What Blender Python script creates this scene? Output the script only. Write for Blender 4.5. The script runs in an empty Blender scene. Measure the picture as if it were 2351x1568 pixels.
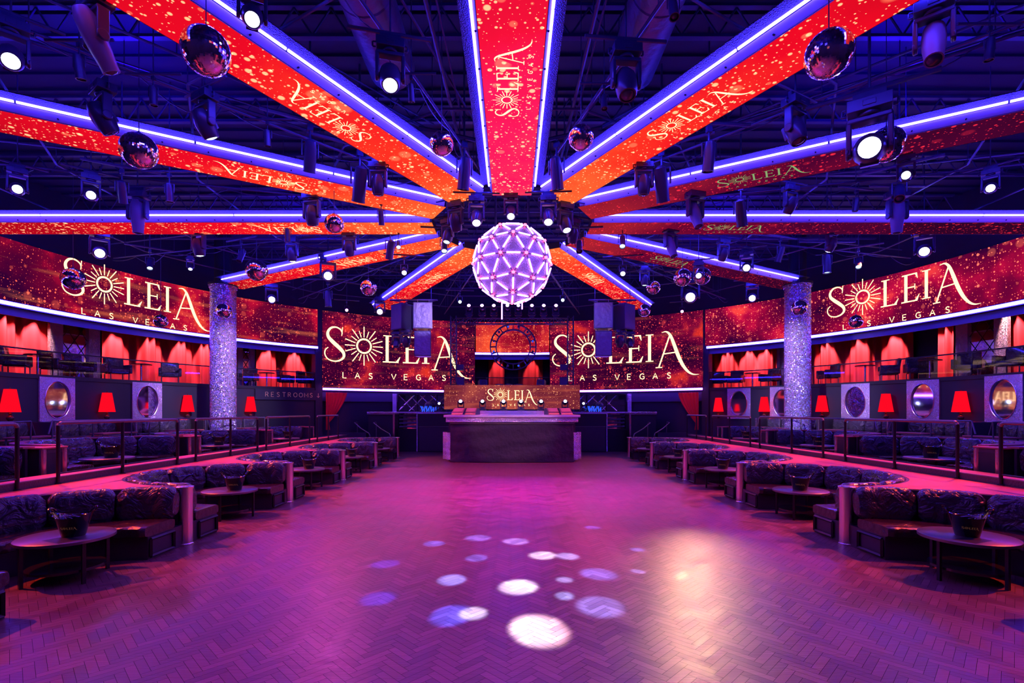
import bpy, math, random
from mathutils import Vector, Matrix
PI = math.pi
random.seed(7)
SC = bpy.context.scene
COL = SC.collection

# ------------------------------------------------------------------ camera, world, exposure
F, CX, CY, CH = 1157.0, 1175.5, 943.0, 2.0
HUB = (0.0, 13.0)
RW = 13.9                                   # radius of the round room about the hub
cd = bpy.data.cameras.new('camera'); cam = bpy.data.objects.new('camera', cd); COL.objects.link(cam)
cd.sensor_fit = 'HORIZONTAL'; cd.sensor_width = 36; cd.lens = F/2351*36
cd.shift_y = (CY-784)/2351; cd.clip_start = .05; cd.clip_end = 200
cam.location = (0, 0, CH); cam.rotation_euler = (PI/2, 0, 0)
SC.camera = cam
w = bpy.data.worlds.new('world'); SC.world = w; w.use_nodes = True
w.node_tree.nodes['Background'].inputs[0].default_value = (0.02, 0.01, 0.09, 1)
w.node_tree.nodes['Background'].inputs[1].default_value = 0.3
SC.view_settings.view_transform = 'Standard'
SC.view_settings.look = 'None'
SC.view_settings.exposure = 0.0
SC.view_settings.gamma = 1.0
SC.cycles.use_denoising = True
SC.cycles.max_bounces = 6
SC.cycles.sample_clamp_indirect = 4.0
SC.cycles.caustics_reflective = False
SC.cycles.caustics_refractive = False


def at(X, Y, z=None, d=None):
    """world point seen at pixel X, Y on the level z (or at distance d)"""
    if d is None:
        d = (z-CH)*F/(CY-Y)
    return Vector(((X-CX)*d/F, d, CH+(CY-Y)*d/F))


def lamp(kind, loc, target, col, power, size=.1, angle=40, blend=.4):
    l = bpy.data.lights.new(kind.lower()+'_light', kind)
    l.color = col; l.energy = power
    if kind == 'SPOT':
        l.spot_size = math.radians(angle); l.spot_blend = blend; l.shadow_soft_size = size
    elif kind == 'AREA':
        l.shape = 'DISK'; l.size = size
    else:
        l.shadow_soft_size = size
    o = bpy.data.objects.new(kind.lower()+'_light', l); COL.objects.link(o)
    o.location = loc
    if target is not None:
        o.rotation_euler = (Vector(target)-Vector(loc)).to_track_quat('-Z', 'Y').to_euler()
    return o

# stage lighting: red and orange washes from the outer ceiling over both seating tiers
for sx in (-1, 1):
    for y, e in ((6.5, 2100), (10.5, 2900), (14.5, 3200), (18.5, 2800)):
        lamp('SPOT', (sx*10.2, y, 6.3), (sx*4.9, y-.4, .3), (1, .07, .022), e*1.25, .09, 56, .5)
for sx in (-1, 1):                          # lavender spots added to brighten the glitter columns and the mirrored lower wall
    lamp('SPOT', (sx*5.5, 13.5, 6.2), (sx*10.7, 18.8, 3.0), (.66, .48, 1), 4200, .1, 34, .7)
    for yy in (9.5, 13.5, 17.5):
        lamp('SPOT', (sx*6.5, yy, 6.2), (sx*13.6, yy+1.2, 2.5), (.75, .40, .85), 420, .1, 36, .6)
# blue wash spots added, without fixtures, to light the steelwork
for az in (0, 60, 120, 180, 240, 300):
    a = math.radians(az); lamp('SPOT', (8*math.sin(a), 13+8*math.cos(a), 6.95), (8.4*math.sin(a), 13+8.4*math.cos(a), 9), (.01, .0, 1), 420, .3, 165, .5)
# violet and magenta washes over the dance floor
lamp('SPOT', (0, 13.2, 4.6), (0, 13, 0), (.55, .0, 1), 600, .5, 130, .9)
lamp('SPOT', (-2.2, 15, 6.4), (-1.4, 12.5, 0), (.9, .015, .6), 2700, .25, 52, .9)
lamp('SPOT', (2.2, 15, 6.4), (1.5, 12.5, 0), (.75, .015, .8), 2700, .25, 52, .9)
lamp('SPOT', (0, 9, 6.4), (0, 3.6, 0), (.22, .0, 1), 420, .3, 80, .9)
lamp('SPOT', (-3.4, 20, 6.3), (-2.6, 13.5, 0), (1, .05, .3), 1500, .2, 40, .6)
lamp('SPOT', (3.4, 20, 6.3), (2.8, 13.0, 0), (1, .06, .25), 1700, .2, 40, .6)
# the hot lamp whose glare runs down the right of the parquet, and the violet ones on the left
P = at(1585, 680, 6.3)
lamp('SPOT', P+Vector((0, -.35, -.1)), (1.95, 5.2, 0), (1, .46, .26), 11000, .12, 15, .9)
P = at(753, 632, 6.3)
lamp('SPOT', P+Vector((0, -.35, -.1)), (-2.4, 7.2, 0), (.9, .08, .5), 700, .2, 24, .9)
# clear blue-white pools thrown on the dance floor
POOLS = [(1190, 1347, 46, (.75, .8, 1), 2.6), (1237, 1445, 70, (1, .85, .95), 1.5), (1086, 1408, 34, (.7, .8, 1), 1.7),
         (1036, 1412, 50, (.2, .3, 1), 1.4), (1374, 1318, 42, (.3, .4, 1), 1.6), (1378, 1392, 58, (.45, .5, 1), 1.0),
         (1037, 1331, 34, (.4, .5, 1), 1.5), (868, 1374, 42, (.1, .2, 1), 1.0), (884, 1295, 32, (.12, .2, 1), 1.0),
         (996, 1248, 26, (.2, .35, 1), 1.3), (1097, 1235, 31, (.35, .4, 1), 1.2), (1094, 1281, 27, (.3, .4, 1), 1.1),
         (1184, 1243, 31, (.5, .5, 1), 1.5), (1246, 1275, 33, (.7, .8, 1), 2.0), (1302, 1277, 27, (.5, .6, 1), 1.5),
         (1296, 1331, 20, (.5, .6, 1), 1.6), (1296, 1368, 22, (.5, .6, 1), 1.1), (1465, 1312, 15, (.4, .5, 1), 1.4),
         (1463, 1262, 17, (.3, .4, 1), 1.2), (1360, 1211, 18, (.2, .3, 1), 1.1)]
for i, (X, Y, r, c, e) in enumerate(POOLS):
    t = at(X, Y, 0)
    a = i*2.4
    s = Vector((1.0*math.cos(a), 9.2+.8*math.sin(a), 5.9))
    dist = (t-s).length
    ang = 2*math.degrees(math.atan(r*t.y/F/dist))*1.0
    lamp('SPOT', s, t, tuple(q**1.9 for q in c), 8200*e*(dist/6)**2, .03, ang*1.08, .65)

# ------------------------------------------------------------------ materials


def mat(name, col=(.5, .5, .5), rough=.5, metal=0., emit=None, es=1., coat=0., spec=.5):
    m = bpy.data.materials.new(name); m.use_nodes = True
    b = m.node_tree.nodes['Principled BSDF']
    b.inputs['Base Color'].default_value = (*col, 1)
    b.inputs['Roughness'].default_value = rough
    b.inputs['Metallic'].default_value = metal
    b.inputs['Coat Weight'].default_value = coat
    b.inputs['Specular IOR Level'].default_value = spec
    if emit:
        b.inputs['Emission Color'].default_value = (*emit, 1)
        b.inputs['Emission Strength'].default_value = es
    return m


def nd(m, t, **kw):
    n = m.node_tree.nodes.new(t)
    for k, v in kw.items():
        if k[0] == '_':
            n.inputs[k[1:]].default_value = v
        else:
            setattr(n, k, v)
    return n


def lk(m, a, b):
    m.node_tree.links.new(a, b)


def mth(m, op, a, b=None, clamp=False):
    n = m.node_tree.nodes.new('ShaderNodeMath'); n.operation = op; n.use_clamp = clamp
    for i, v in enumerate((a, b)):
        if v is None:
            continue
        if isinstance(v, (int, float)):
            n.inputs[i].default_value = v
        else:
            lk(m, v, n.inputs[i])
    return n.outputs[0]


def bump(m, tex='noise', scale=20, strength=.3, dist=.02, detail=4, vscale=(1, 1, 1)):
    tc = nd(m, 'ShaderNodeTexCoord'); mp = nd(m, 'ShaderNodeMapping'); mp.inputs['Scale'].default_value = vscale
    lk(m, tc.outputs['Object'], mp.inputs[0])
    if tex == 'noise':
        t = nd(m, 'ShaderNodeTexNoise'); t.inputs['Scale'].default_value = scale; t.inputs['Detail'].default_value = detail
        out = t.outputs[0]
    else:
        t = nd(m, 'ShaderNodeTexVoronoi'); t.inputs['Scale'].default_value = scale; out = t.outputs['Distance']
    lk(m, mp.outputs[0], t.inputs['Vector'])
    b = nd(m, 'ShaderNodeBump'); b.inputs['Strength'].default_value = strength; b.inputs['Distance'].default_value = dist
    lk(m, out, b.inputs['Height'])
    lk(m, b.outputs[0], m.node_tree.nodes['Principled BSDF'].inputs['Normal'])
    return m


def ramp(m, fac, stops):
    r = nd(m, 'ShaderNodeValToRGB')
    e = r.color_ramp.elements
    while len(e) < len(stops):
        e.new(.5)
    for i, (p, c) in enumerate(stops):
        e[i].position = p; e[i].color = (*c, 1)
    lk(m, fac, r.inputs[0])
    return r.outputs[0]


def screen_mat(name, stops, dot, gain=1., seed=0., dots=1., gradient=False, length=14., streaks=0.):
    """picture shown by an LED display: cloudy colour, drifting sparks and soft bokeh; uv is in metres"""
    m = bpy.data.materials.new(name); m.use_nodes = True
    nt = m.node_tree; nt.nodes.clear()
    out = nd(m, 'ShaderNodeOutputMaterial'); em = nd(m, 'ShaderNodeEmission')
    uv = nd(m, 'ShaderNodeUVMap'); mp = nd(m, 'ShaderNodeMapping'); mp.inputs['Location'].default_value = (seed, seed*.7, 0)
    lk(m, uv.outputs[0], mp.inputs[0])
    no = nd(m, 'ShaderNodeTexNoise', noise_dimensions='2D'); no.inputs['Scale'].default_value = .55; no.inputs['Detail'].default_value = 5
    lk(m, mp.outputs[0], no.inputs['Vector'])
    if gradient:
        sx = nd(m, 'ShaderNodeSeparateXYZ'); lk(m, uv.outputs[0], sx.inputs[0])
        f = mth(m, 'ADD', mth(m, 'DIVIDE', sx.outputs[0], length), mth(m, 'MULTIPLY', mth(m, 'SUBTRACT', no.outputs[0], .5), .45))
    else:
        f = mth(m, 'ADD', mth(m, 'MULTIPLY', mth(m, 'SUBTRACT', no.outputs[0], .5), 2.2), .5)
    col = ramp(m, f, stops)
    total = col

    def add(a, fac, c):
        mx = nd(m, 'ShaderNodeMix', data_type='RGBA', blend_type='ADD'); lk(m, fac, mx.inputs['Factor'])
        lk(m, a, mx.inputs['A']); mx.inputs['B'].default_value = (*c, 1)
        return mx.outputs['Result']
    for sc, rad, k, soft in ((13, .26, 1., .6), (6.5, .27, 1., .5), (2.6, .36, .20, .8)):
        v = nd(m, 'ShaderNodeTexVoronoi', voronoi_dimensions='2D'); v.inputs['Scale'].default_value = sc
        lk(m, mp.outputs[0], v.inputs['Vector'])
        sp = nd(m, 'ShaderNodeSeparateColor'); lk(m, v.outputs['Color'], sp.inputs[0])
        g = nd(m, 'ShaderNodeTexNoise', noise_dimensions='2D'); g.inputs['Scale'].default_value = .9; lk(m, mp.outputs[0], g.inputs['Vector'])
        rr = mth(m, 'MULTIPLY', mth(m, 'POWER', sp.outputs[0], 3.0), rad)
        rr = mth(m, 'MULTIPLY', rr, mth(m, 'MULTIPLY', g.outputs[0], 1.8*dots))
        ins = mth(m, 'SUBTRACT', 1.0, mth(m, 'DIVIDE', v.outputs['Distance'], mth(m, 'ADD', rr, .0001)), )
        msk = mth(m, 'MULTIPLY', mth(m, 'MULTIPLY', ins, 3.0, True), k, True)
        total = add(total, msk, dot)
    if streaks:
        m2 = nd(m, 'ShaderNodeMapping'); m2.inputs['Rotation'].default_value = (0, 0, .9); m2.inputs['Scale'].default_value = (.5, 5, 1)
        lk(m, mp.outputs[0], m2.inputs[0])
        n2 = nd(m, 'ShaderNodeTexNoise', noise_dimensions='2D'); n2.inputs['Scale'].default_value = .8; n2.inputs['Detail'].default_value = 3
        lk(m, m2.outputs[0], n2.inputs['Vector'])
        total = add(total, mth(m, 'MULTIPLY', mth(m, 'SUBTRACT', n2.outputs[0], .56), streaks*4, True), (1., .22, .05))
    lk(m, total, em.inputs[0]); em.inputs[1].default_value = gain
    lk(m, em.outputs[0], out.inputs[0])
    return m


def glow(name, col, s):
    m = bpy.data.materials.new(name); m.use_nodes = True
    nt = m.node_tree; nt.nodes.clear()
    out = nd(m, 'ShaderNodeOutputMaterial'); em = nd(m, 'ShaderNodeEmission')
    em.inputs[0].default_value = (*col, 1); em.inputs[1].default_value = s
    lk(m, em.outputs[0], out.inputs[0])
    return m


def glitter_mat(name, col, scale=60, amt=.9, rough=.25):
    m = mat(name, col, rough, .6)
    b = m.node_tree.nodes['Principled BSDF']
    tc = nd(m, 'ShaderNodeTexCoord'); v = nd(m, 'ShaderNodeTexVoronoi'); v.inputs['Scale'].default_value = scale
    lk(m, tc.outputs['Object'], v.inputs['Vector'])
    g = nd(m, 'ShaderNodeNewGeometry')
    s = nd(m, 'ShaderNodeVectorMath', operation='SUBTRACT'); lk(m, v.outputs['Color'], s.inputs[0]); s.inputs[1].default_value = (.5, .5, .5)
    k = nd(m, 'ShaderNodeVectorMath', operation='SCALE'); lk(m, s.outputs[0], k.inputs[0]); k.inputs['Scale'].default_value = amt
    a = nd(m, 'ShaderNodeVectorMath', operation='ADD'); lk(m, g.outputs['Normal'], a.inputs[0]); lk(m, k.outputs[0], a.inputs[1])
    n = nd(m, 'ShaderNodeVectorMath', operation='NORMALIZE'); lk(m, a.outputs[0], n.inputs[0])
    lk(m, n.outputs[0], b.inputs['Normal'])
    hs = nd(m, 'ShaderNodeMix', data_type='RGBA'); hs.inputs['Factor'].default_value = .35
    hs.inputs['A'].default_value = (*col, 1); lk(m, v.outputs['Color'], hs.inputs['B'])
    lk(m, hs.outputs['Result'], b.inputs['Base Color'])
    return m

M = {}
M['black'] = mat('black_paint', (.012, .012, .016), .5)
M['navy'] = bump(mat('dark_wall_fabric', (.018, .016, .035), .6), 'noise', 60, .2, .005)
M['ceil'] = mat('ceiling_blue_lit', (.018, .018, .05), .6)  # ceiling, steel, pipes and fixtures carry the blue ceiling light in their colours
M['steel'] = mat('steel_blue_lit', (.07, .07, .15), .45, .2)
M['flange'] = bump(mat('glow_flange_metal', (.05, .05, .10), .5, .2), 'vor', 60, 1., .015)
M['pipe'] = mat('black_pipe', (.07, .07, .13), .35, .2)
M['duct'] = bump(mat('duct_foil', (.16, .16, .25), .4, .3), 'noise', 6, .5, .05)
M['fix'] = mat('fixture_black', (.05, .05, .11), .3, .1)
M['fixgrey'] = mat('fixture_grey', (.2, .2, .32), .4, .1)
M['chrome'] = mat('brushed_chrome', (.80, .74, .70), .22, 1.)
M['rail'] = mat('rail_steel', (.20, .18, .18), .35, .7)
M['darkrail'] = mat('rail_black', (.03, .028, .03), .35, .5)
M['mirror'] = mat('mirror_glass', (.9, .9, .95), .04, 1.)
M['ball'] = mat('mirror_tiles', (.85, .85, .92), .07, 1.)
M['lip'] = mat('satin_aluminium', (.72, .72, .80), .42, .25)
M['strip'] = glow('led_strip_blue', (.045, .028, 1.), 62)
M['stripv'] = glow('led_strip_violet', (.26, .07, 1.), 22)
M['white'] = glow('lamp_white', (.5, .6, 1), 14)
M['hot'] = glow('lamp_hot', (.45, .42, 1), 32)
M['lav'] = glow('lamp_lavender', (.65, .3, 1), 14)
M['pale'] = glow('lamp_pale', (.6, .9, 1), 3)
M['mag'] = glow('lamp_magenta', (1, .25, .8), 14)
M['gold'] = glow('lamp_gold', (1, .5, .08), 30)
M['off'] = mat('lens_glass', (.05, .05, .12), .05, .2)
M['shade'] = glow('lamp_shade_red', (1, .003, .018), 1.0)
M['brass'] = mat('lamp_base', (.10, .05, .04), .15, .6)
M['carpet'] = bump(mat('ledge_red_marble', (.46, .12, .10), .45), 'noise', 45, .12, .004, 6)
M['tier'] = mat('tier_carpet', (.05, .03, .035), .8)
M['tile'] = bump(mat('mosaic_kick', (.06, .045, .05), .35), 'vor', 40, .4, .01)
M['glitter'] = glitter_mat('glitter_panel', (.66, .58, .72), 105, 1.1)
M['glitcol'] = glitter_mat('glitter_column', (.60, .52, .74), 46, 1.5, .2)
M['seatred'] = bump(mat('vinyl_seat', (.045, .018, .022), .22, 0, coat=.4), 'noise', 5, .9, .06, 5)
M['base'] = mat('sofa_base', (.05, .035, .05), .4)
M['curtain'] = mat('red_velvet', (.66, .026, .05), .8)
M['cloth'] = bump(mat('black_cloth', (.03, .018, .04), .7), 'noise', 2.0, .9, .12, 4)
M['woodtop'] = mat('table_top', (.022, .014, .016), .22, .0, coat=.3)
M['bucket'] = mat('bucket_black', (.012, .010, .012), .12, 0, coat=.6)
M['gt'] = glow('logo_gold', (1., .62, .30), 2.6)
M['gtd'] = glow('logo_dim', (.45, .75, .30), .55)
M['gtb'] = mat('logo_print_glow', (.7, .45, .2), .4, .6, (.9, .4, .15), .08)  # gold print with a faint added glow, though it is no lamp
M['lampglow'] = M['shade']
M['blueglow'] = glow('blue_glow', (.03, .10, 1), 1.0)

# vinyl upholstery: fine crocodile grain over loose wrinkles
m = mat('vinyl_black', (.045, .035, .045), .24, 0, coat=.6); M['vinyl'] = m
tc = nd(m, 'ShaderNodeTexCoord'); b = m.node_tree.nodes['Principled BSDF']
n1 = nd(m, 'ShaderNodeTexNoise'); n1.inputs['Scale'].default_value = 4.5; n1.inputs['Detail'].default_value = 3; n1.inputs['Distortion'].default_value = 1.6
v1 = nd(m, 'ShaderNodeTexVoronoi'); v1.inputs['Scale'].default_value = 42
lk(m, tc.outputs['Object'], n1.inputs['Vector']); lk(m, tc.outputs['Object'], v1.inputs['Vector'])
b1 = nd(m, 'ShaderNodeBump'); b1.inputs['Strength'].default_value = .9; b1.inputs['Distance'].default_value = .10; lk(m, n1.outputs[0], b1.inputs['Height'])
b2 = nd(m, 'ShaderNodeBump'); b2.inputs['Strength'].default_value = .35; b2.inputs['Distance'].default_value = .008; lk(m, v1.outputs['Distance'], b2.inputs['Height'])
lk(m, b1.outputs[0], b2.inputs['Normal']); lk(m, b2.outputs[0], b.inputs['Normal'])

# glass: thin clear sheets
m = bpy.data.materials.new('clear_glass'); m.use_nodes = True; m.node_tree.nodes.clear(); M['glass'] = m
o_ = nd(m, 'ShaderNodeOutputMaterial'); mx = nd(m, 'ShaderNodeMixShader'); tr = nd(m, 'ShaderNodeBsdfTransparent'); gl = nd(m, 'ShaderNodeBsdfGlossy')
gl.inputs['Roughness'].default_value = .02; tr.inputs[0].default_value = (.82, .8, .9, 1); fr = nd(m, 'ShaderNodeFresnel'); fr.inputs[0].default_value = 1.30
lk(m, fr.outputs[0], mx.inputs[0]); lk(m, tr.outputs[0], mx.inputs[1]); lk(m, gl.outputs[0], mx.inputs[2]); lk(m, mx.outputs[0], o_.inputs[0])

# sphere skin: silvery fine mesh, violet tube light put into tint and emission
m = mat('sphere_mesh', (.45, .38, .75), .45, .3, (.22, .09, .50), .45); M['sphere'] = m
bump(m, 'vor', 30, .8, .02)

M['scr_off'] = glow('screen_unlit', (.01, .004, .03), .5)
DK, MR, BR = (.020, .0, .010), (.22, .002, .012), (.75, .03, .008)
M['scr_main'] = screen_mat('screen_main', [(.0, (.010, .0, .022)), (.5, (.06, .0, .028)), (.8, (.22, .002, .035)), (1, (.7, .03, .02))], (1.1, .08, .06), 1.1, 3.3, 1.0, streaks=.12)
M['scr_mid'] = screen_mat('screen_middle', [(.0, (.12, .0, .015)), (.5, (.45, .008, .03)), (1, (.9, .08, .03))], (1.2, .22, .08), 1.1, 9.1, 1.2, streaks=.3)
M['scr_left'] = screen_mat('screen_left', [(.0, (.03, .0, .03)), (.5, (.15, .001, .028)), (.75, (.50, .004, .035)), (1, (1., .09, .03))], (1.1, .14, .06), 1.1, 14.2, 1.0, streaks=.3)
M['scr_right'] = screen_mat('screen_right', [(.0, (.03, .0, .03)), (.5, (.18, .001, .035)), (.8, (.5, .004, .05)), (1, (.9, .05, .05))], (1.2, .20, .10), 1.15, 20.9, 1.15)
M['scr_banner'] = screen_mat('screen_banner', [(.0, (.14, .012, .03)), (.5, (.26, .03, .05)), (1, (.5, .09, .06))], (.8, .3, .12), 1.0, 5.7, .8, streaks=.3)
M['scr_beam'] = screen_mat('screen_beam', [(.10, (1., .15, .035)), (.34, (1., .030, .016)), (.52, (.85, .003, .018)), (.85, (.45, .002, .012))], (1.2, .60, .28), 1.05, 1.1, 1.35, gradient=True)
M['scr_pink'] = screen_mat('screen_beam_pink', [(.10, (1., .05, .10)), (.30, (1., .010, .11)), (.45, (.9, .005, .04)), (.8, (.35, .003, .01))], (1.2, .60, .28), 1.05, 6.1, 1.35, gradient=True)
M['scr_dim'] = screen_mat('screen_beam_dim', [(.10, (.42, .015, .03)), (.36, (.16, .002, .03)), (.55, (.07, .001, .03)), (.85, (.03, .001, .02))], (.8, .02, .03), 1.0, 4.1, 1.1, gradient=True)

# ------------------------------------------------------------------ mesh building


class MB:
    def __init__(s):
        s.v = []; s.f = []; s.mi = []; s.uv = {}; s.sm = []

    def quad(s, pts, mi=0, uv=None, smooth=False):
        i = len(s.v); s.v.extend([tuple(p) for p in pts]); s.f.append(tuple(range(i, i+len(pts)))); s.mi.append(mi); s.sm.append(smooth)
        if uv:
            s.uv[len(s.f)-1] = uv

    def box(s, c, d, mi=0, rz=0., rx=0., m4=None):
        x, y, z = d[0]/2, d[1]/2, d[2]/2
        R = Matrix.Rotation(rz, 4, 'Z') @ Matrix.Rotation(rx, 4, 'X')
        T = Matrix.Translation(c) @ R
        if m4 is not None:
            T = m4 @ T
        P = [T @ Vector(p) for p in ((-x, -y, -z), (x, -y, -z), (x, y, -z), (-x, y, -z), (-x, -y, z), (x, -y, z), (x, y, z), (-x, y, z))]
        i = len(s.v); s.v.extend([tuple(p) for p in P])
        for f in ((0, 3, 2, 1), (4, 5, 6, 7), (0, 1, 5, 4), (1, 2, 6, 5), (2, 3, 7, 6), (3, 0, 4, 7)):
            s.f.append(tuple(i+k for k in f)); s.mi.append(mi); s.sm.append(False)
        return s

    def tube(s, a, b, r, n=8, mi=0, r2=None, caps=True):
        a = Vector(a); b = Vector(b); r2 = r if r2 is None else r2
        d = (b-a)
        if d.length < 1e-6:
            return s
        q = d.normalized().to_track_quat('Z', 'Y').to_matrix()
        i = len(s.v)
        for p, rr in ((a, r), (b, r2)):
            for k in range(n):
                t = 2*PI*k/n
                s.v.append(tuple(p+q @ Vector((rr*math.cos(t), rr*math.sin(t), 0))))
        for k in range(n):
            s.f.append((i+k, i+(k+1) % n, i+n+(k+1) % n, i+n+k)); s.mi.append(mi); s.sm.append(n > 6)
        if caps:
            s.f.append(tuple(i+k for k in range(n-1, -1, -1))); s.mi.append(mi); s.sm.append(False)
            s.f.append(tuple(i+n+k for k in range(n))); s.mi.append(mi); s.sm.append(False)
        return s

    def path(s, pts, r, n=8, mi=0):
        for a, b in zip(pts, pts[1:]):
            s.tube(a, b, r, n, mi)
        return s

    def lathe(s, prof, n=24, mi=0, c=(0, 0, 0), m4=None, smooth=True):
        i = len(s.v); c = Vector(c)
        for (r, z) in prof:
            for k in range(n):
                t = 2*PI*k/n
                p = Vector((r*math.cos(t), r*math.sin(t), z))
                if m4 is not None:
                    p = m4 @ p
                s.v.append(tuple(p+c))
        for j in range(len(prof)-1):
            for k in range(n):
                s.f.append((i+j*n+k, i+j*n+(k+1) % n, i+(j+1)*n+(k+1) % n, i+(j+1)*n+k)); s.mi.append(mi); s.sm.append(smooth)
        s.f.append(tuple(i+k for k in range(n-1, -1, -1))); s.mi.append(mi); s.sm.append(False)
        j = i+(len(prof)-1)*n
        s.f.append(tuple(j+k for k in range(n))); s.mi.append(mi); s.sm.append(False)
        return s

    def grid(s, rows, mi=0, smooth=True, close=False, uvf=None):
        """rows: list of lists of points"""
        i = len(s.v); n = len(rows[0])
        for r in rows:
            s.v.extend([tuple(p) for p in r])
        for j in range(len(rows)-1):
            for k in range(n if close else n-1):
                k2 = (k+1) % n
                s.f.append((i+j*n+k, i+j*n+k2, i+(j+1)*n+k2, i+(j+1)*n+k)); s.mi.append(mi); s.sm.append(smooth)
                if uvf:
                    s.uv[len(s.f)-1] = [uvf(j, k), uvf(j, k2), uvf(j+1, k2), uvf(j+1, k)]
        return s

    def data(s, name, mats):
        me = bpy.data.meshes.new(name); me.from_pydata(s.v, [], s.f)
        for mm in (mats if isinstance(mats, (list, tuple)) else [mats]):
            me.materials.append(mm)
        me.polygons.foreach_set('material_index', s.mi); me.polygons.foreach_set('use_smooth', s.sm)
        if s.uv:
            ul = me.uv_layers.new(name='UVMap')
            for fi, uv in s.uv.items():
                p = me.polygons[fi]
                for li, u in zip(p.loop_indices, uv):
                    ul.data[li].uv = u
        me.update()
        me.set_sharp_from_angle(angle=.75)
        return me

    def build(s, name, mats, parent=None, loc=None):
        o = bpy.data.objects.new(name, s.data(name, mats)); COL.objects.link(o)
        if parent is not None:
            o.parent = parent
        if loc is not None:
            o.location = loc
        return o


def bevel(o, wdt=.01, seg=2):
    b = o.modifiers.new('bevel', 'BEVEL'); b.width = wdt; b.segments = seg; b.limit_method = 'ANGLE'
    return o


def tag(o, label, cat, group=None, kind=None):
    o['label'] = label; o['category'] = cat
    if group:
        o['group'] = group
    if kind:
        o['kind'] = kind
    return o


def thing(name, label, cat, loc=(0, 0, 0), rz=0., group=None):
    o = bpy.data.objects.new(name, None); COL.objects.link(o); o.location = loc; o.rotation_euler = (0, 0, rz)
    o.empty_display_size = .1
    return tag(o, label, cat, group)


def struct(o):
    o['kind'] = 'structure'
    return o


def dup(root, loc=None, rz=None, label=None, group=None, scale=None):
    r = root.copy(); COL.objects.link(r)
    if loc is not None: r.location = loc
    if rz is not None: r.rotation_euler = (0, 0, rz)
    if scale is not None: r.scale = (scale,)*3
    if label: r['label'] = label
    if group: r['group'] = group
    for ch in list(root.children):
        if ch.name.startswith('mounting_pipe'): continue
        c = ch.copy(); COL.objects.link(c); c.parent = r
        for g in ch.children:
            d = g.copy(); COL.objects.link(d); d.parent = c
    return r


def pol(az, r, z):
    """point of the round room: az degrees from straight ahead, positive to the left"""
    a = math.radians(az)
    return Vector((HUB[0]-r*math.sin(a), HUB[1]+r*math.cos(a), z))


def az_of(X, r=RW):
    k = (X-CX)/F
    A = 1+k*k; B = -2*HUB[1]; C_ = HUB[1]**2-r*r
    y = (-B+math.sqrt(B*B-4*A*C_))/(2*A); x = k*y
    return math.degrees(math.atan2(-x, y-HUB[1]))


def arc_panel(mb, a0, a1, r0, r1, z0, z1, mi=0, step=1.5):
    """closed curved solid between two radii"""
    n = max(2, int(abs(a1-a0)/step)+1)
    rows = []
    for i in range(n+1):
        a = a0+(a1-a0)*i/n
        rows.append([pol(a, r0, z0), pol(a, r0, z1), pol(a, r1, z1), pol(a, r1, z0)])
    mb.grid(rows, mi, False, True)
    mb.quad(rows[0], mi); mb.quad(rows[-1][::-1], mi)
    return mb

# ------------------------------------------------------------------ the logo on the displays, in cap-height units


def ribbon(pts, closed=False):
    """pts (x, y, w) -> quads"""
    out = []; n = len(pts); L = []
    for i in range(n):
        a = pts[(i-1) % n if closed else max(i-1, 0)]; b_ = pts[(i+1) % n if closed else min(i+1, n-1)]
        dx, dy = b_[0]-a[0], b_[1]-a[1]; d = math.hypot(dx, dy) or 1
        nx, ny = -dy/d, dx/d; x, y, wd = pts[i]
        L.append(((x+nx*wd/2, y+ny*wd/2), (x-nx*wd/2, y-ny*wd/2)))
    for i in range(n if closed else n-1):
        p, q = L[i], L[(i+1) % n]
        out.append([p[0], p[1], q[1], q[0]])
    return out


def smooth(pts, k=6):
    out = []; n = len(pts)
    for i in range(n-1):
        p0, p1, p2, p3 = pts[max(i-1, 0)], pts[i], pts[i+1], pts[min(i+2, n-1)]
        for j in range(k):
            t = j/k
            out.append(tuple(.5*((2*p1[c])+(-p0[c]+p2[c])*t+(2*p0[c]-5*p1[c]+4*p2[c]-p3[c])*t*t+(-p0[c]+3*p1[c]-3*p2[c]+p3[c])*t**3) for c in range(3)))
    out.append(pts[-1])
    return out


def line(*p, w=.05):
    return ribbon([(x, y, w) for x, y in p])


GL = []
# S
GL += ribbon(smooth([(.63, .93, .03), (.58, 1.06, .045), (.42, 1.14, .05), (.24, 1.10, .07), (.13, .95, .09), (.15, .78, .11), (.30, .62, .13), (.50, .45, .13), (.66, .28, .11), (.68, .12, .085), (.56, -.0, .06), (.36, -.05, .045), (.14, .01, .04), (.03, .16, .04), (.04, .32, .04), (.14, .42, .03)]))
GL += line((.61, .86), (.64, 1.16), w=.03)
# sun
GL += ribbon([(1.40+.25*math.cos(a*PI/16), .55+.25*math.sin(a*PI/16), .065) for a in range(32)], True)
for k in range(20):
    a = 2*PI*k/20+PI/2; r1 = (.70, .56)[k % 2]
    if k in (5, 15): r1 = .68
    GL += [[(1.40+.32*math.cos(a-.05), .55+.32*math.sin(a-.05)), (1.40+.32*math.cos(a+.05), .55+.32*math.sin(a+.05)),
            (1.40+r1*math.cos(a+.025), .55+r1*math.sin(a+.025)), (1.40+r1*math.cos(a-.025), .55+r1*math.sin(a-.025))]]
# L
GL += line((2.24, .02), (2.24, .98), w=.11)+line((2.10, .98), (2.40, .98), w=.035)+line((2.08, .02), (2.66, .02), w=.045)+ribbon([(2.60, .02, .09), (2.72, .22, .02)])
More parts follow.
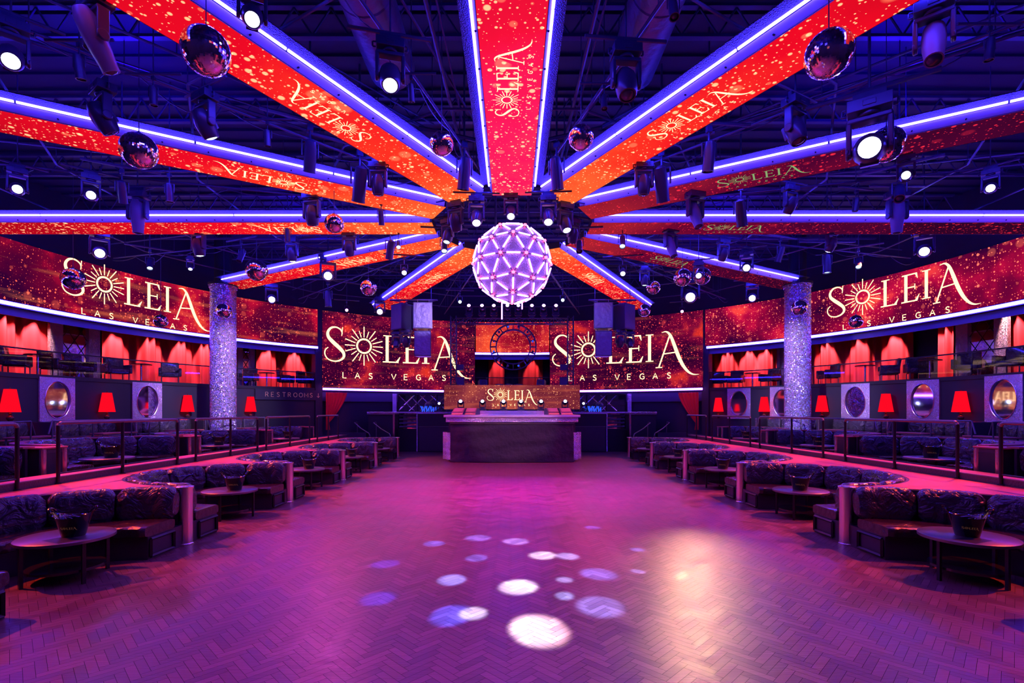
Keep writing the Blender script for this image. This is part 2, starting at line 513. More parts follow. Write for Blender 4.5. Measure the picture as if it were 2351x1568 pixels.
# E
GL += line((2.98, .02), (2.98, .98), w=.11)+line((2.84, .98), (3.36, .98), w=.045)+line((2.82, .02), (3.38, .02), w=.045)+line((3.0, .52), (3.30, .52), w=.04)
GL += ribbon([(3.33, .98, .08), (3.38, .80, .02)])+ribbon([(3.34, .02, .09), (3.44, .22, .02)])+line((3.29, .42), (3.29, .62), w=.03)
# I
GL += line((3.68, .02), (3.68, .98), w=.11)+line((3.54, .98), (3.82, .98), w=.035)+line((3.54, .02), (3.82, .02), w=.035)
# A with its long tail
GL += ribbon(smooth([(4.12, 1.03, .015), (4.28, 1.05, .05), (4.42, .92, .09), (4.55, .60, .115), (4.70, .18, .125), (4.86, -.16, .11), (5.04, -.40, .08), (5.22, -.51, .045), (5.42, -.52, .01)]))
GL += line((4.40, .90), (4.02, -.20), w=.05)+line((4.20, .26), (4.66, .30), w=.04)+line((3.90, -.22), (4.14, -.22), w=.035)
GT = []
U = {'L': [[(0, 1), (0, 0), (.6, 0)]], 'A': [[(0, 0), (.42, 1), (.84, 0)], [(.16, .36), (.68, .36)]],
     'S': [[(.62, .86), (.4, 1), (.12, .92), (.06, .72), (.3, .54), (.6, .38), (.6, .12), (.34, 0), (.02, .12)]],
     'V': [[(0, 1), (.42, 0), (.84, 1)]], 'E': [[(.6, 1), (0, 1), (0, 0), (.6, 0)], [(0, .52), (.52, .52)]],
     'G': [[(.8, .84), (.5, 1), (.16, .86), (.02, .5), (.16, .14), (.5, 0), (.82, .14), (.82, .46), (.52, .46)]],
     'R': [[(0, 0), (0, 1), (.42, 1), (.6, .86), (.6, .66), (.42, .5), (0, .5)], [(.34, .5), (.66, 0)]],
     'T': [[(0, 1), (.76, 1)], [(.38, 1), (.38, 0)]], 'M': [[(0, 0), (0, 1), (.45, .3), (.9, 1), (.9, 0)]],
     'O': [[(.45, 1), (.1, .84), (0, .5), (.1, .16), (.45, 0), (.8, .16), (.9, .5), (.8, .84), (.45, 1)]]}
for ch, x in zip('LASVEGAS', (.65, 1.08, 1.57, 2.40, 2.87, 3.32, 3.80, 4.31)):
    for st in U[ch]:
        GT += ribbon([(x+.2*px, -.62+.2*py, .032) for px, py in st])


def logo_on(mb, fn, mi=1, sub=True):
    """fn maps logo units to a world point"""
    for q in GL+(GT if sub else []):
        mb.quad([fn(*p) for p in q], mi, [(0, 0)]*4)

# ------------------------------------------------------------------ room shell
# parquet in herringbone, slightly varied boards
me = bpy.data.meshes.new('floor'); V = []; Fc = []; tone = []; rot = []
L_, W_ = .28, .07; c45 = math.sqrt(.5)
def plank(x0, y0, x1, y1, o_):
    g = .0016
    P4 = [(x0+g, y0+g), (x1-g, y0+g), (x1-g, y1-g), (x0+g, y1-g)]
    Q = [((a-b_)*c45, (a+b_)*c45+11) for a, b_ in P4]
    cx_ = sum(p[0] for p in Q)/4; cy_ = sum(p[1] for p in Q)/4
    if abs(cx_) > 7.0 or cy_ < -1.2 or cy_ > 25.5: return
    i = len(V); V.extend([(a, b_, 0) for a, b_ in Q]); Fc.append((i, i+1, i+2, i+3)); tone.append(random.random()); rot.append(o_)
for j in range(-110, 111):
    for k in range(-420, 421):
        ox, oy = k*W_-j*L_, k*W_+j*L_
        if abs(ox) > 26 or abs(oy) > 26: continue
        plank(ox, oy, ox+L_, oy+W_, 0.)
        plank(ox, oy+W_, ox+W_, oy+W_+L_, 1.)
nb = len(V)
V += [(-7.2, -1.3, -.006), (7.2, -1.3, -.006), (7.2, 26, -.006), (-7.2, 26, -.006)]; Fc.append((nb, nb+1, nb+2, nb+3)); tone.append(0); rot.append(0)
me.from_pydata(V, [], Fc)
at1 = me.attributes.new('tone', 'FLOAT', 'FACE'); at1.data.foreach_set('value', tone)
at2 = me.attributes.new('turn', 'FLOAT', 'FACE'); at2.data.foreach_set('value', rot)
m = mat('parquet', (.2, .12, .1), .3, coat=.0, spec=.6); b = m.node_tree.nodes['Principled BSDF']
a = nd(m, 'ShaderNodeAttribute', attribute_name='tone'); a2 = nd(m, 'ShaderNodeAttribute', attribute_name='turn')
tc = nd(m, 'ShaderNodeTexCoord')
r1 = nd(m, 'ShaderNodeMapping'); r1.inputs['Rotation'].default_value = (0, 0, -PI/4); r1.inputs['Scale'].default_value = (3, 60, 1)
r2 = nd(m, 'ShaderNodeMapping'); r2.inputs['Rotation'].default_value = (0, 0, PI/4); r2.inputs['Scale'].default_value = (3, 60, 1)
# grain runs along each board
for r_ in (r1, r2): lk(m, tc.outputs['Object'], r_.inputs[0])
vm = nd(m, 'ShaderNodeMix', data_type='VECTOR'); lk(m, a2.outputs['Fac'], vm.inputs['Factor']); lk(m, r1.outputs[0], vm.inputs['A']); lk(m, r2.outputs[0], vm.inputs['B'])
gn = nd(m, 'ShaderNodeTexNoise'); gn.inputs['Scale'].default_value = 1.; gn.inputs['Detail'].default_value = 5; lk(m, vm.outputs['Result'], gn.inputs['Vector'])
big = nd(m, 'ShaderNodeTexNoise'); big.inputs['Scale'].default_value = .8; big.inputs['Detail'].default_value = 6; lk(m, tc.outputs['Object'], big.inputs['Vector'])
f = mth(m, 'ADD', mth(m, 'MULTIPLY', a.outputs['Fac'], .45), mth(m, 'MULTIPLY', gn.outputs[0], .6))
lk(m, ramp(m, f, [(.15, (.11, .05, .055)), (.5, (.18, .088, .085)), (.9, (.28, .15, .14))]), b.inputs['Base Color'])
rg = mth(m, 'ADD', mth(m, 'MULTIPLY', big.outputs[0], .22), mth(m, 'ADD', mth(m, 'MULTIPLY', a.outputs['Fac'], .08), .205))
lk(m, rg, b.inputs["Roughness"])
bp = nd(m, 'ShaderNodeBump'); bp.inputs['Strength'].default_value = .35; bp.inputs['Distance'].default_value = .004; lk(m, gn.outputs[0], bp.inputs['Height'])
# each board leans a hair its own way
g = nd(m, 'ShaderNodeNewGeometry'); wn = nd(m, 'ShaderNodeTexWhiteNoise', noise_dimensions='1D'); lk(m, a.outputs['Fac'], wn.inputs['W'])
s = nd(m, 'ShaderNodeVectorMath', operation='SUBTRACT'); lk(m, wn.outputs['Color'], s.inputs[0]); s.inputs[1].default_value = (.5, .5, .5)
k_ = nd(m, 'ShaderNodeVectorMath', operation='SCALE'); lk(m, s.outputs[0], k_.inputs[0]); k_.inputs['Scale'].default_value = .035
ad = nd(m, 'ShaderNodeVectorMath', operation='ADD'); lk(m, bp.outputs[0], ad.inputs[0]); lk(m, k_.outputs[0], ad.inputs[1])
nn = nd(m, 'ShaderNodeVectorMath', operation='NORMALIZE'); lk(m, ad.outputs[0], nn.inputs[0]); lk(m, nn.outputs[0], b.inputs['Normal'])
dk = mat('parquet_gap', (.02, .012, .012), .6)
me.materials.append(m); me.materials.append(dk); me.polygons[len(Fc)-1].material_index = 1
fo = bpy.data.objects.new('floor', me); COL.objects.link(fo); struct(fo)
# solid slab under everything
mb = MB(); mb.box((0, 12.5, -.12), (30, 30, .2)); struct(mb.build('floor_slab', M['black']))
# ceiling deck with corrugated ribs
mb = MB(); mb.box((0, 12.5, 8.75), (32, 32, .2))
for i in range(60):
    mb.box((0, -2+i*.5, 8.63), (30, .22, .06))
struct(mb.build('ceiling', M['ceil']))
# round outer wall: upper dark part and lower part, left, right, behind the camera
for nm, a0, a1 in (('wall_left', 40.6, 140), ('wall_right', -140, -40.6)):
    mb = MB(); arc_panel(mb, a0, a1, RW+.02, RW+.25, 0, 3.0); arc_panel(mb, a0, a1, RW+.06, RW+.25, 6.72, 8.7); struct(mb.build(nm, M['navy']))
mb = MB(); arc_panel(mb, 140, 220, RW+.02, RW+.25, 0, 8.7); struct(mb.build('wall_back', M['navy']))
mb = MB(); arc_panel(mb, -40.6, 40.6, RW+.06, RW+.25, 6.72, 8.7); arc_panel(mb, 20.5, 40.6, RW+.1, RW+.3, 0, 2.95); arc_panel(mb, -40.6, -20.5, RW+.1, RW+.3, 0, 2.95)
arc_panel(mb, -20.5, 20.5, RW+.1, RW+.3, 0, 1.1)
struct(mb.build('wall_front', M['navy']))
# balcony floor slab, inner wall and soffit
mb = MB(); arc_panel(mb, -140, 140, RW-.02, 16.9, 2.94, 3.06); struct(mb.build('floor_balcony', M['black']))
mb = MB(); arc_panel(mb, -140, 140, RW+.1, 17, 5.75, 5.85); struct(mb.build('ceiling_balcony', M['black']))
mb = MB(); arc_panel(mb, -140, 140, 16.7, 16.9, 3.0, 5.8); struct(mb.build('wall_balcony', M['navy']))
# vertical dark piers between main and side screens
for i, s_ in enumerate((1, -1)):
    mb = MB(); arc_panel(mb, s_*40.0, s_*41.3, RW-.10, RW+.4, 0, 6.75); struct(mb.build('trim_%d' % (i+1), M['navy']))

# ------------------------------------------------------------------ LED displays


def arc_screen(name, a0, a1, z0, z1, sm, label, logo=None, tm=None, thick=.12, r=RW):
    mb = MB(); n = max(2, int(abs(a1-a0)/1.5)); rr = r-thick
    rows = [[pol(a0+(a1-a0)*i/n, rr, z0), pol(a0+(a1-a0)*i/n, rr, z1)] for i in range(n+1)]
    uvf = lambda j, k: (-math.radians(a0+(a1-a0)*j/n)*rr, (z0, z1)[k])
    mb.grid(rows, 0, False, False, uvf)
    root = thing(name, label, 'screen', pol((a0+a1)/2, r, z0))
    inv = -root.location
    cb = MB(); arc_panel(cb, a0, a1, rr+.004, r, z0, z1)
    cb.v = [tuple(Vector(v)+inv) for v in cb.v]
    cb.build('cabinet', M['black'], root)
    if logo:
        s0, zb, u = logo      # arc position (deg) of the S, baseline height, cap height
        fn = lambda x, y: pol(s0-math.degrees(x*u/rr), rr-.006, zb+y*u)
        logo_on(mb, fn)
    mb.v = [tuple(Vector(v)+inv) for v in mb.v]
    mb.build('display', [sm, tm or M['gt']], root)
    return root

uM = 1.36
arc_screen('led_screen', az_of(738), az_of(1090), 3.10, 6.70, M['scr_main'], 'huge curved red LED screen left of the stage opening with golden lettering', (az_of(742), 4.42, uM))
arc_screen('led_screen', az_of(1263), az_of(1616), 3.10, 6.70, M['scr_main'], 'huge curved red LED screen right of the stage opening with golden lettering', (az_of(1268), 4.42, uM))
arc_screen('led_screen', az_of(1092), az_of(1261), 5.10, 6.70, M['scr_mid'], 'short red LED screen above the small curtained opening behind the ring truss')
arc_screen('led_screen', 125, az_of(727), 5.02, 6.70, M['scr_left'], 'long curved LED band over the left balcony with golden lettering', (az_of(133), 5.62, .93))
arc_screen('led_screen', az_of(1621), -125, 5.02, 6.70, M['scr_right'], 'long curved LED band over the right balcony with golden lettering', (az_of(1903), 5.62, .93))


def arc_strip(a0, a1, z, label, mt, r=RW, h=.045, seg=1.6):
    root = thing('led_strip', label, 'light strip', pol((a0+a1)/2, r-.15, z)); inv = -root.location
    mb = MB(); n = max(1, int(abs(a1-a0)/seg))
    for i in range(n):
        b0 = a0+(a1-a0)*(i+.02)/n; b1 = a0+(a1-a0)*(i+.98)/n
        arc_panel(mb, b0, b1, r-.19, r-.15, z-h, z+h, 0, 2)
    mb.v = [tuple(Vector(v)+inv) for v in mb.v]; mb.build('tube', mt, root)
    mb = MB(); arc_panel(mb, a0, a1, r-.145, r, z-.07, z+.07, 0, 2)
    arc_panel(mb, a0, a1, r-.02, r+.02, z-.30, z-.07, 0, 2)
    mb.v = [tuple(Vector(v)+inv) for v in mb.v]; mb.build('channel', M['steel'], root)
    return root
arc_strip(125, az_of(727), 4.93, 'blue white light strip under the left balcony screen', M['strip'])
arc_strip(az_of(1625), -125, 4.93, 'blue white light strip under the right balcony screen', M['strip'])
arc_strip(az_of(738), az_of(1018), 3.02, 'lavender light strip under the big screen left of the stage', M['stripv'])
arc_strip(az_of(1332), az_of(1616), 3.02, 'lavender light strip under the big screen right of the stage', M['stripv'])
arc_strip(az_of(1090), az_of(1262), 5.02, 'short blue light strip over the small curtained opening behind the ring truss', M['strip'])
# darker footing below the big screens, quilted wall
for i, (x0, x1) in enumerate(((738, 1018), (1332, 1616))):
    mb = MB(); arc_panel(mb, az_of(x0), az_of(x1), RW-.05, RW+.1, 2.45, 2.94); struct(mb.build('trim_%d' % (i+3), M['steel']))

# ------------------------------------------------------------------ ceiling beams
BZ = 6.70; BWd = .84; R0 = 2.0
beams = [(0, 'scr_pink', 'gt', 13.6, 'pointing straight at the camera'),
         (30, 'scr_beam', 'gt', 13.9, 'running out to the top left corner'), (-30, 'scr_beam', 'gt', 13.9, 'running out to the top right corner'),
         (60, 'scr_beam', 'gt', 13.6, 'second above the level one on the left'), (-60, 'scr_dim', 'gtd', 13.6, 'running past the brightest lamp on the right'),
         (90, 'scr_beam', 'gt', 13.6, 'running level to the left edge'), (-90, 'scr_dim', 'gtd', 13.6, 'running level to the right edge'),
         (120, 'scr_beam', 'gt', 12.3, 'ending over the left glitter column'), (-120, 'scr_dim', 'gtd', 12.3, 'ending over the right glitter column'),
         (150, 'scr_beam', 'gt', 11.9, 'ending above the left hanging speakers'), (-150, 'scr_beam', 'gt', 11.9, 'ending above the right hanging speakers'),
         (180, 'scr_off', 'scr_off', 9.2, 'running to the stage behind the big light sphere')]
for k, (az, sm, tm, Lb, where) in enumerate(beams):
    adj = {'scr_pink': 'pink and red', 'scr_beam': 'orange to red', 'scr_dim': 'dim dark red', 'scr_off': 'unlit'}[sm]
    root = thing('ceiling_beam', '%s LED ceiling beam edged with light strips, %s' % (adj, where), 'ceiling beam', (HUB[0], HUB[1], BZ), 0)
    # local frame: +x outward
    root.rotation_euler = (0, 0, -PI/2-math.radians(az))
    mb = MB(); w2 = BWd/2; n = 10
    mb.quad([(R0, -w2, 0), (R0, w2, 0), (Lb, w2, 0), (Lb, -w2, 0)], 0, [(R0+k*.0, k*7-w2), (R0, k*7+w2), (Lb, k*7+w2), (Lb, k*7-w2)])
    u = .31
    # seen from below: text reads outward, caps toward local -y seen from below
    fn = lambda x, y: (4.95+x*u, -.05+(-.35+y)*u*-1+.02, -.004)
    fn = lambda x, y: (4.95+x*u, -(y-.30)*u, -.004)
    if az != 180: logo_on(mb, fn)
    mb.build('display', [M[sm], M[tm]], root)
    fr = MB()
    fr.box(((R0+Lb)/2, 0, .09), (Lb-R0, BWd+.02, .17))
    fr.build('frame', M['black'], root)
    for sd in (-1, 1):
        lp = MB()
        lp.quad([(R0+.05, sd*(w2+.004), -.004), (Lb, sd*(w2+.004), -.004), (Lb, sd*(w2+.055), .13), (R0+.05, sd*(w2+.055), .13)][::sd])
        lp.quad([(R0+.05, sd*(w2+.055), .13), (Lb, sd*(w2+.055), .13), (Lb, sd*(w2+.0), .132), (R0+.05, sd*(w2+.0), .132)][::sd])
        # bolts along the lip
        q = R0+.5
        while q < Lb:
            lp.tube((q, sd*(w2+.02), .05), (q, sd*(w2+.05), .045), .012, 6, 1); q += .7
        lp.build('side_lip', [M['lip'], M['black']], root)
        st = MB(); q = R0+.12; seg = 2.4
        while q < Lb-.1:
            e = min(q+seg-.03, Lb)
            st.tube((q, sd*(w2+.075), .155), (e, sd*(w2+.075), .155), .020, 6); q += seg
        st.build('light_strip', M['strip'], root)
        fl = MB()  # added flange that catches strip light in place of lens glow
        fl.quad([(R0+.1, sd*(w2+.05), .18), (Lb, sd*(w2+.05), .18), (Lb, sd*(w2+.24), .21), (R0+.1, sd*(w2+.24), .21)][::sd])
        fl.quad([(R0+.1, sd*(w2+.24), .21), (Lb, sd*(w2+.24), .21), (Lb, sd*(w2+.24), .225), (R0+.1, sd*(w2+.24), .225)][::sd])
        fl.build('glow_flange', M['flange'], root)

# ------------------------------------------------------------------ ceiling steelwork: joists, radial pipes, ring pipes, ducts
for i in range(11):
    y = 1.0+i*2.4
    mb = MB(); L2 = math.sqrt(max(1, RW**2-(y-13)**2))-.2
    mb.box((0, 0, .0), (2*L2, .10, .05)); mb.box((0, 0, .5), (2*L2, .10, .05))
    q = -L2
    while q < L2-.5:
        mb.tube((q, 0, .02), (q+.3, 0, .48), .018, 5); mb.tube((q+.3, 0, .48), (q+.6, 0, .02), .018, 5); q += .6
    o = mb.build('ceiling_joist', M['steel'], None, (0, y, 8.08))
    tag(o, 'dark blue lit open web ceiling joist, number %s from the camera' % 'one two three four five six seven eight nine ten eleven'.split()[i], 'joist', 'open web joists under the ceiling deck')
for az in (15, -15, 45, -45, 75, -75, 105, -105, 135, -135, 165, -165):
    mb = MB()
    mb.tube((2.2, 0, 0), (13.5, 0, 0), .024, 8); mb.tube((2.4, .28, .35), (13.5, .28, .35), .02, 6)
    for q in range(3, 14, 2):
        mb.tube((q, 0, 0), (q, 0, 1.1), .008, 4); mb.tube((q+.4, .28, .35), (q+.4, .28, 1.1), .008, 4)
    o = mb.build('lighting_pipe', M['pipe'], None, (0, 13, 7.0)); o.rotation_euler = (0, 0, -PI/2-math.radians(az))
    sd = 'left' if az > 0 else 'right'
    tag(o, 'black radial lighting pipe %s on the %s' % ({15: 'beside the middle beam', 45: 'between the two uppermost side beams', 75: 'just above the level beam', 105: 'just below the level beam', 135: 'between the two lowest beams', 165: 'beside the beam behind the sphere'}[abs(az)], sd), 'pipe', 'radial lighting pipes')
for R_ in (4.6, 7.2, 9.8, 12.2):
    mb = MB()
    for s_ in range(12):
        a0 = s_*30+15; p = pol(a0, R_, 0)-Vector((0, 13, 0)); q = pol(a0+30, R_, 0)-Vector((0, 13, 0)); mb.tube(p, q, .022, 6); mb.tube(p, p+Vector((0, 0, 1.0)), .01, 4)
    o = mb.build('ring_pipe', M['pipe'], None, (0, 13, 7.12))
    tag(o, 'black twelve sided pipe ring of %s hung above the LED beams' % {4.6: 'smallest size', 7.2: 'second size', 9.8: 'third size', 12.2: 'widest size'}[R_], 'pipe')
# crossing diagonal struts
for i, (p, q, nm) in enumerate((((-7, 3.5, 7.5), (-1.6, 9.5, 7.3), 'over the beam to the top left'), ((7, 3.5, 7.5), (1.6, 9.5, 7.3), 'over the beam to the top right'),
                            ((-9.5, 6, 7.6), (-3.2, 10.5, 7.5), 'above the bright mirror ball on the left'), ((9.5, 6, 7.6), (3.2, 10.5, 7.5), 'above the brightest lamp on the right'),
                            ((-1.2, 3, 7.3), (-1.0, 10.6, 7.2), 'just left of the middle beam'), ((1.2, 3, 7.3), (1.0, 10.6, 7.2), 'just right of the middle beam'))):
    mb = MB(); mb.tube(p, q, .03, 8); mb.tube(Vector(p)+Vector((.12, 0, .1)), Vector(q)+Vector((.12, 0, .1)), .015, 6)
    for t in (.1, .5, .9):
        c_ = Vector(p).lerp(Vector(q), t); mb.tube(c_, (c_.x, c_.y, 8.1), .01, 4)
    tag(mb.build('lighting_strut', M['pipe']), 'long dark strut with conduit hung '+nm, 'pipe')
for sx, sd in ((-1, 'left'), (1, 'right')):
    mb = MB(); mb.lathe([(.38, 0), (.38, .3), (.36, .32), (.38, .34), (.38, 1.5), (.36, 1.52), (.38, 1.54), (.38, 3.0), (.36, 3.02), (.38, 3.04), (.38, 4.6)], 24)
    R = Matrix.Rotation(-PI/2, 4, 'X'); mb.v = [tuple(R @ Vector(v)) for v in mb.v]
    o = mb.build('air_duct', M['duct'], None, (sx*2.0, 3.8, 7.7)); tag(o, 'big round foil air duct %s of the middle beam' % sd, 'duct')
    mb = MB(); mb.lathe([(.40, -.05), (.46, -.02), (.46, .02), (.34, .06), (.33, .12), (.30, .12)], 24); mb.v = [tuple(R @ Vector(v)) for v in mb.v]
    mb.build('duct_collar', M['steel'], o)
for i, (x, y, nm) in enumerate(((-1.2, 5.5, 'left of the middle beam near the top edge'), (3.6, 5.6, 'above the beam to the top right'), (-5.0, 16.4, 'beyond the level beam on the left'), (4.9, 16.2, 'beyond the level beam on the right'))):
    mb = MB(); mb.lathe([(.02, 1.4), (.02, .1), (.17, .06), (.18, .0), (.16, -.02)][::-1], 24)
    o = mb.build('ceiling_speaker', M['fixgrey'], None, (x, y, 6.75)); tag(o, 'round flat ceiling dish on a stem '+nm, 'ceiling speaker')

# ------------------------------------------------------------------ big light sphere
import bmesh
SCN = Vector((0, 13, 5.78)); SR = 1.0
root = thing('light_sphere', 'huge glowing violet geodesic sphere hanging under the hub of the ceiling beams', 'light sphere', SCN, 0)
bm = bmesh.new(); bmesh.ops.create_icosphere(bm, subdivisions=2, radius=SR)
vs = [Matrix.Rotation(.35, 3, 'Z') @ v.co for v in bm.verts]; es = [(e.verts[0].index, e.verts[1].index) for e in bm.edges]; bm.free()
mb = MB(); mb.lathe([(SR*.965*math.sin(PI*i/24)+.0001, -SR*.965*math.cos(PI*i/24)) for i in range(25)], 48); mb.build('mesh_skin', M['sphere'], root)
a_ = MB(); b_ = MB()
for i, j in es:
    p, q = vs[i], vs[j]
    a_.tube(p*1.0, q*1.0, .008, 6)
    p2 = p.lerp(q, .24); q2 = p.lerp(q, .76); p2 = p2.normalized()*SR*1.005; q2 = q2.normalized()*SR*1.005
    tb = MB()
    b_.tube(p2, q2, .022, 8)
a_.build('frame', M['pipe'], root)
M['tube'] = glow('sphere_tube', (.55, .22, 1.), 6)
o = b_.build('light_tube', M['tube'], root); o['kind'] = 'stuff'
M['node'] = glow('sphere_node', (1, .06, .14), 9)
for v in vs:
    mb = MB(); mb.lathe([(.0001, -.035), (.035, -.02), (.045, 0), (.035, .03), (.0001, .04)], 12)
    o = mb.build('node_light', M['node'], root, v*1.01)
for sx, zz in ((-1, -1.42), (1, -1.16)):
    mb = MB(); mb.tube((sx*.26, 0, -.93), (sx*.26, 0, zz), .018, 8); mb.build('drop_tube', M['tube'], root)
for sx in (-1, 1):
    mb = MB(); mb.tube((sx*.42, 0, .85), (sx*.42, 0, 2.6), .03, 8); mb.build('hanging_post', M['steel'], root)

# ------------------------------------------------------------------ mirror balls


def make_ball():
    root = thing('mirror_ball', 'x', 'mirror ball')
    mb = MB(); n, k = 76, 38
    for i in range(k):
        t0 = PI*i/k; t1 = PI*(i+1)/k
        for j in range(n):
            p0 = 2*PI*j/n; p1 = 2*PI*(j+1)/n
            dt = random.uniform(-.004, .004); dr = random.uniform(-.004, .004)
            def P(t, p, e): r = 1+e; return (r*math.sin(t)*math.cos(p), r*math.sin(t)*math.sin(p), r*math.cos(t))
            mb.quad([P(t0, p0, dt), P(t1, p0, -dt), P(t1, p1, dr), P(t0, p1, -dr)])
    mb.build('tiled_ball', M['ball'], root)
    return root
ball0 = make_ball()
BALLS = [(473, 118, 5.9, .245, 'large mirror ball in front of the red beam to the top left'),
         (1903, 124, 5.9, .245, 'large mirror ball in front of the red beam to the top right'),
         (1014, 330, 6.1, .18, 'mirror ball just left of the lower middle beam'),
         (1334, 316, 6.1, .185, 'mirror ball just right of the lower middle beam'),
         (319, 346, 6.0, .26, 'mirror ball in front of the second left beam'),
         (2035, 332, 6.0, .25, 'mirror ball beside the brightest lamp on the right'),
         (767, 513, 6.0, .20, 'mirror ball on the level beam at left'),
         (589, 620, 6.0, .30, 'mirror ball over the left beam that ends at the glitter column'),
         (846, 660, 6.0, .26, 'mirror ball left of the hanging speakers beside the sphere'),
         (168, 640, 5.45, .27, 'mirror ball in front of the golden letter S at far left'),
         (514, 714, 5.4, .245, 'mirror ball in front of the left glitter column'),
         (369, 737, 4.7, .19, 'mirror ball low in front of the left band lettering'),
         (1567, 637, 6.0, .26, 'left one of the mirror ball twins at right'),
         (1612, 634, 6.0, .25, 'right one of the mirror ball twins at right'),
         (1500, 660, 6.0, .22, 'small mirror ball right of the sphere between two beams'),
         (1479, 713, 5.9, .24, 'mirror ball right of the right hanging speakers'),
         (1835, 707, 5.4, .245, 'mirror ball in front of the right glitter column'),
         (1965, 738, 4.7, .19, 'mirror ball low in front of the right band lettering')]
for i, (X, Y, z, r, lab) in enumerate(BALLS):
    p = at(X, Y, z); o = ball0 if i == 0 else dup(ball0)
    o.location = p; o.scale = (r,)*3; o.rotation_euler = (0, 0, i*.7); o['label'] = lab; o['group'] = 'mirror balls hanging from the ceiling'
for o in [o for o in list(COL.objects) if o.name.startswith('mirror_ball')]:
    r = o.scale[0]
    mb = MB(); mb.tube((0, 0, 1.0), (0, 0, (8.67-o.location.z)/r), .006/r, 6); mb.lathe([(.14, .96), (.14, 1.06), (.04, 1.12), (.03, 1.2)], 12)
    mb.build('hanging_cord', M['steel'], o)

# ------------------------------------------------------------------ moving heads and par cans


def head_mesh(kind):
    mb = MB()
    R = Matrix.Identity(4)
    if kind == 'long':
        mb.lathe([(.02, .30), (.07, .29), (.10, .22), (.11, .05), (.10, -.12), (.085, -.24), (.085, -.30), (.07, -.30), (.07, -.28)][::-1], 18)
    elif kind == 'can':
        mb.lathe([(.02, .18), (.055, .16), (.065, .08), (.065, -.14), (.07, -.16), (.058, -.16), (.056, -.12)][::-1], 16)
    else:
        mb.lathe([(.02, .20), (.08, .19), (.125, .10), (.135, .0), (.125, -.10), (.11, -.17), (.10, -.19), (.085, -.19), (.085, -.17)][::-1], 20)
        mb.box((0, .12, .02), (.14, .04, .20))
    return mb


def lens_mesh(kind):
    z, r = {'long': (-.292, .070), 'can': (-.13, .056), 'round': (-.178, .085)}[kind]
    mb = MB(); mb.lathe([(r, z+.02), (r, z), (r*.7, z-.018), (r*.05, z-.028)][::-1], 18); return mb
PROTO = {}


def make_fixture(kind, lens):
    """hangs from its origin at the pipe, head centre about .55 below"""
    key = (kind, lens)
    if key in PROTO:
        return PROTO[key]
    root = thing('moving_head_light' if kind != 'can' else 'par_can_light', 'x', 'stage light')
    first = [p for p in PROTO if p[0] == kind]
    if kind == 'can':
        mb = MB(); mb.tube((0, 0, 0), (0, 0, -.16), .012, 6); mb.box((0, 0, -.02), (.06, .05, .07)); mb.build('clamp', M['fix'], root)
        mb = MB(); mb.path([(-.085, 0, -.34), (-.085, 0, -.18), (.085, 0, -.18), (.085, 0, -.34)], .009, 6); mb.build('yoke', M['fix'], root)
        hz = -.34
    else:
        mb = MB(); mb.box((0, 0, 0), (.25, .05, .08)); mb.build('clamp', M['fix'], root)
        mb = MB(); mb.box((0, 0, -.10), (.34, .22, .11)); mb.box((0, -.112, -.10), (.10, .01, .05)); mb.path([(.17, 0, -.07), (.21, 0, -.07), (.21, 0, -.13), (.17, 0, -.13)], .012, 6); mb.path([(-.17, 0, -.07), (-.21, 0, -.07), (-.21, 0, -.13), (-.17, 0, -.13)], .012, 6)
        bevel(mb.build('base', M['fix'], root), .015)
        mb = MB(); mb.tube((0, 0, -.15), (0, 0, -.19), .09, 16); mb.box((0, 0, -.21), (.34, .12, .05))
        for s_ in (-1, 1):
            mb.box((s_*.155, 0, -.36), (.045, .11, .32)); mb.tube((s_*.15, 0, -.48), (s_*.18, 0, -.48), .06, 14)
        bevel(mb.build('yoke', M['fix'], root), .012)
        hz = -.48
    hd = head_mesh(kind).build('lamp_head', M['fixgrey'] if kind == 'long' else M['fix'], root, (0, 0, hz))
    lens_mesh(kind).build('lens', M[lens], hd)
    PROTO[key] = root
    return root
used = set()


def place_fixture(X, Y, kind, lens, label, z=6.35, yaw=0., tilt=0., s=1., d=None, up=False, zb=None, group='stage lights hanging from the ceiling'):
    p = at(X, Y, z) if d is None else at(X, Y, d=d)
    pr = make_fixture(kind, lens); key = (kind, lens)
    if key in used:
        pr = dup(pr)
    used.add(key)
    off = {'can': .34}.get(kind, .48)*s
    if tilt <= -.5 and not up: yaw = math.atan2(-p.x, p.y)
    pr.scale = (s, s, s)
    if up:
        pr.location = (p.x, p.y, (p.z-off) if zb is None else zb+.045*s); pr.rotation_euler = (PI, 0, PI+yaw)
    else:
        pr.location = (p.x, p.y, p.z+off); pr.rotation_euler = (0, 0, yaw)
    pr['label'] = label; pr['group'] = group
    for c in pr.children:
        if c.name.startswith('lamp_head'):
            c.rotation_euler = (tilt, 0, 0)
    if not up and group.startswith('stage lights hanging'):
        mb = MB(); L0 = (7.0-pr.location.z)/s; Lp = max(.05, (8.67-pr.location.z)/s)
        mb.tube((0, 0, .03), (0, 0, Lp), .012, 6); mb.tube((-.5, 0, .06), (.5, 0, .06), .022, 6)
        mb.build('mounting_pipe', M['pipe'], pr)
    return pr
FAC = -1.25        # tilt that turns the lens to the camera
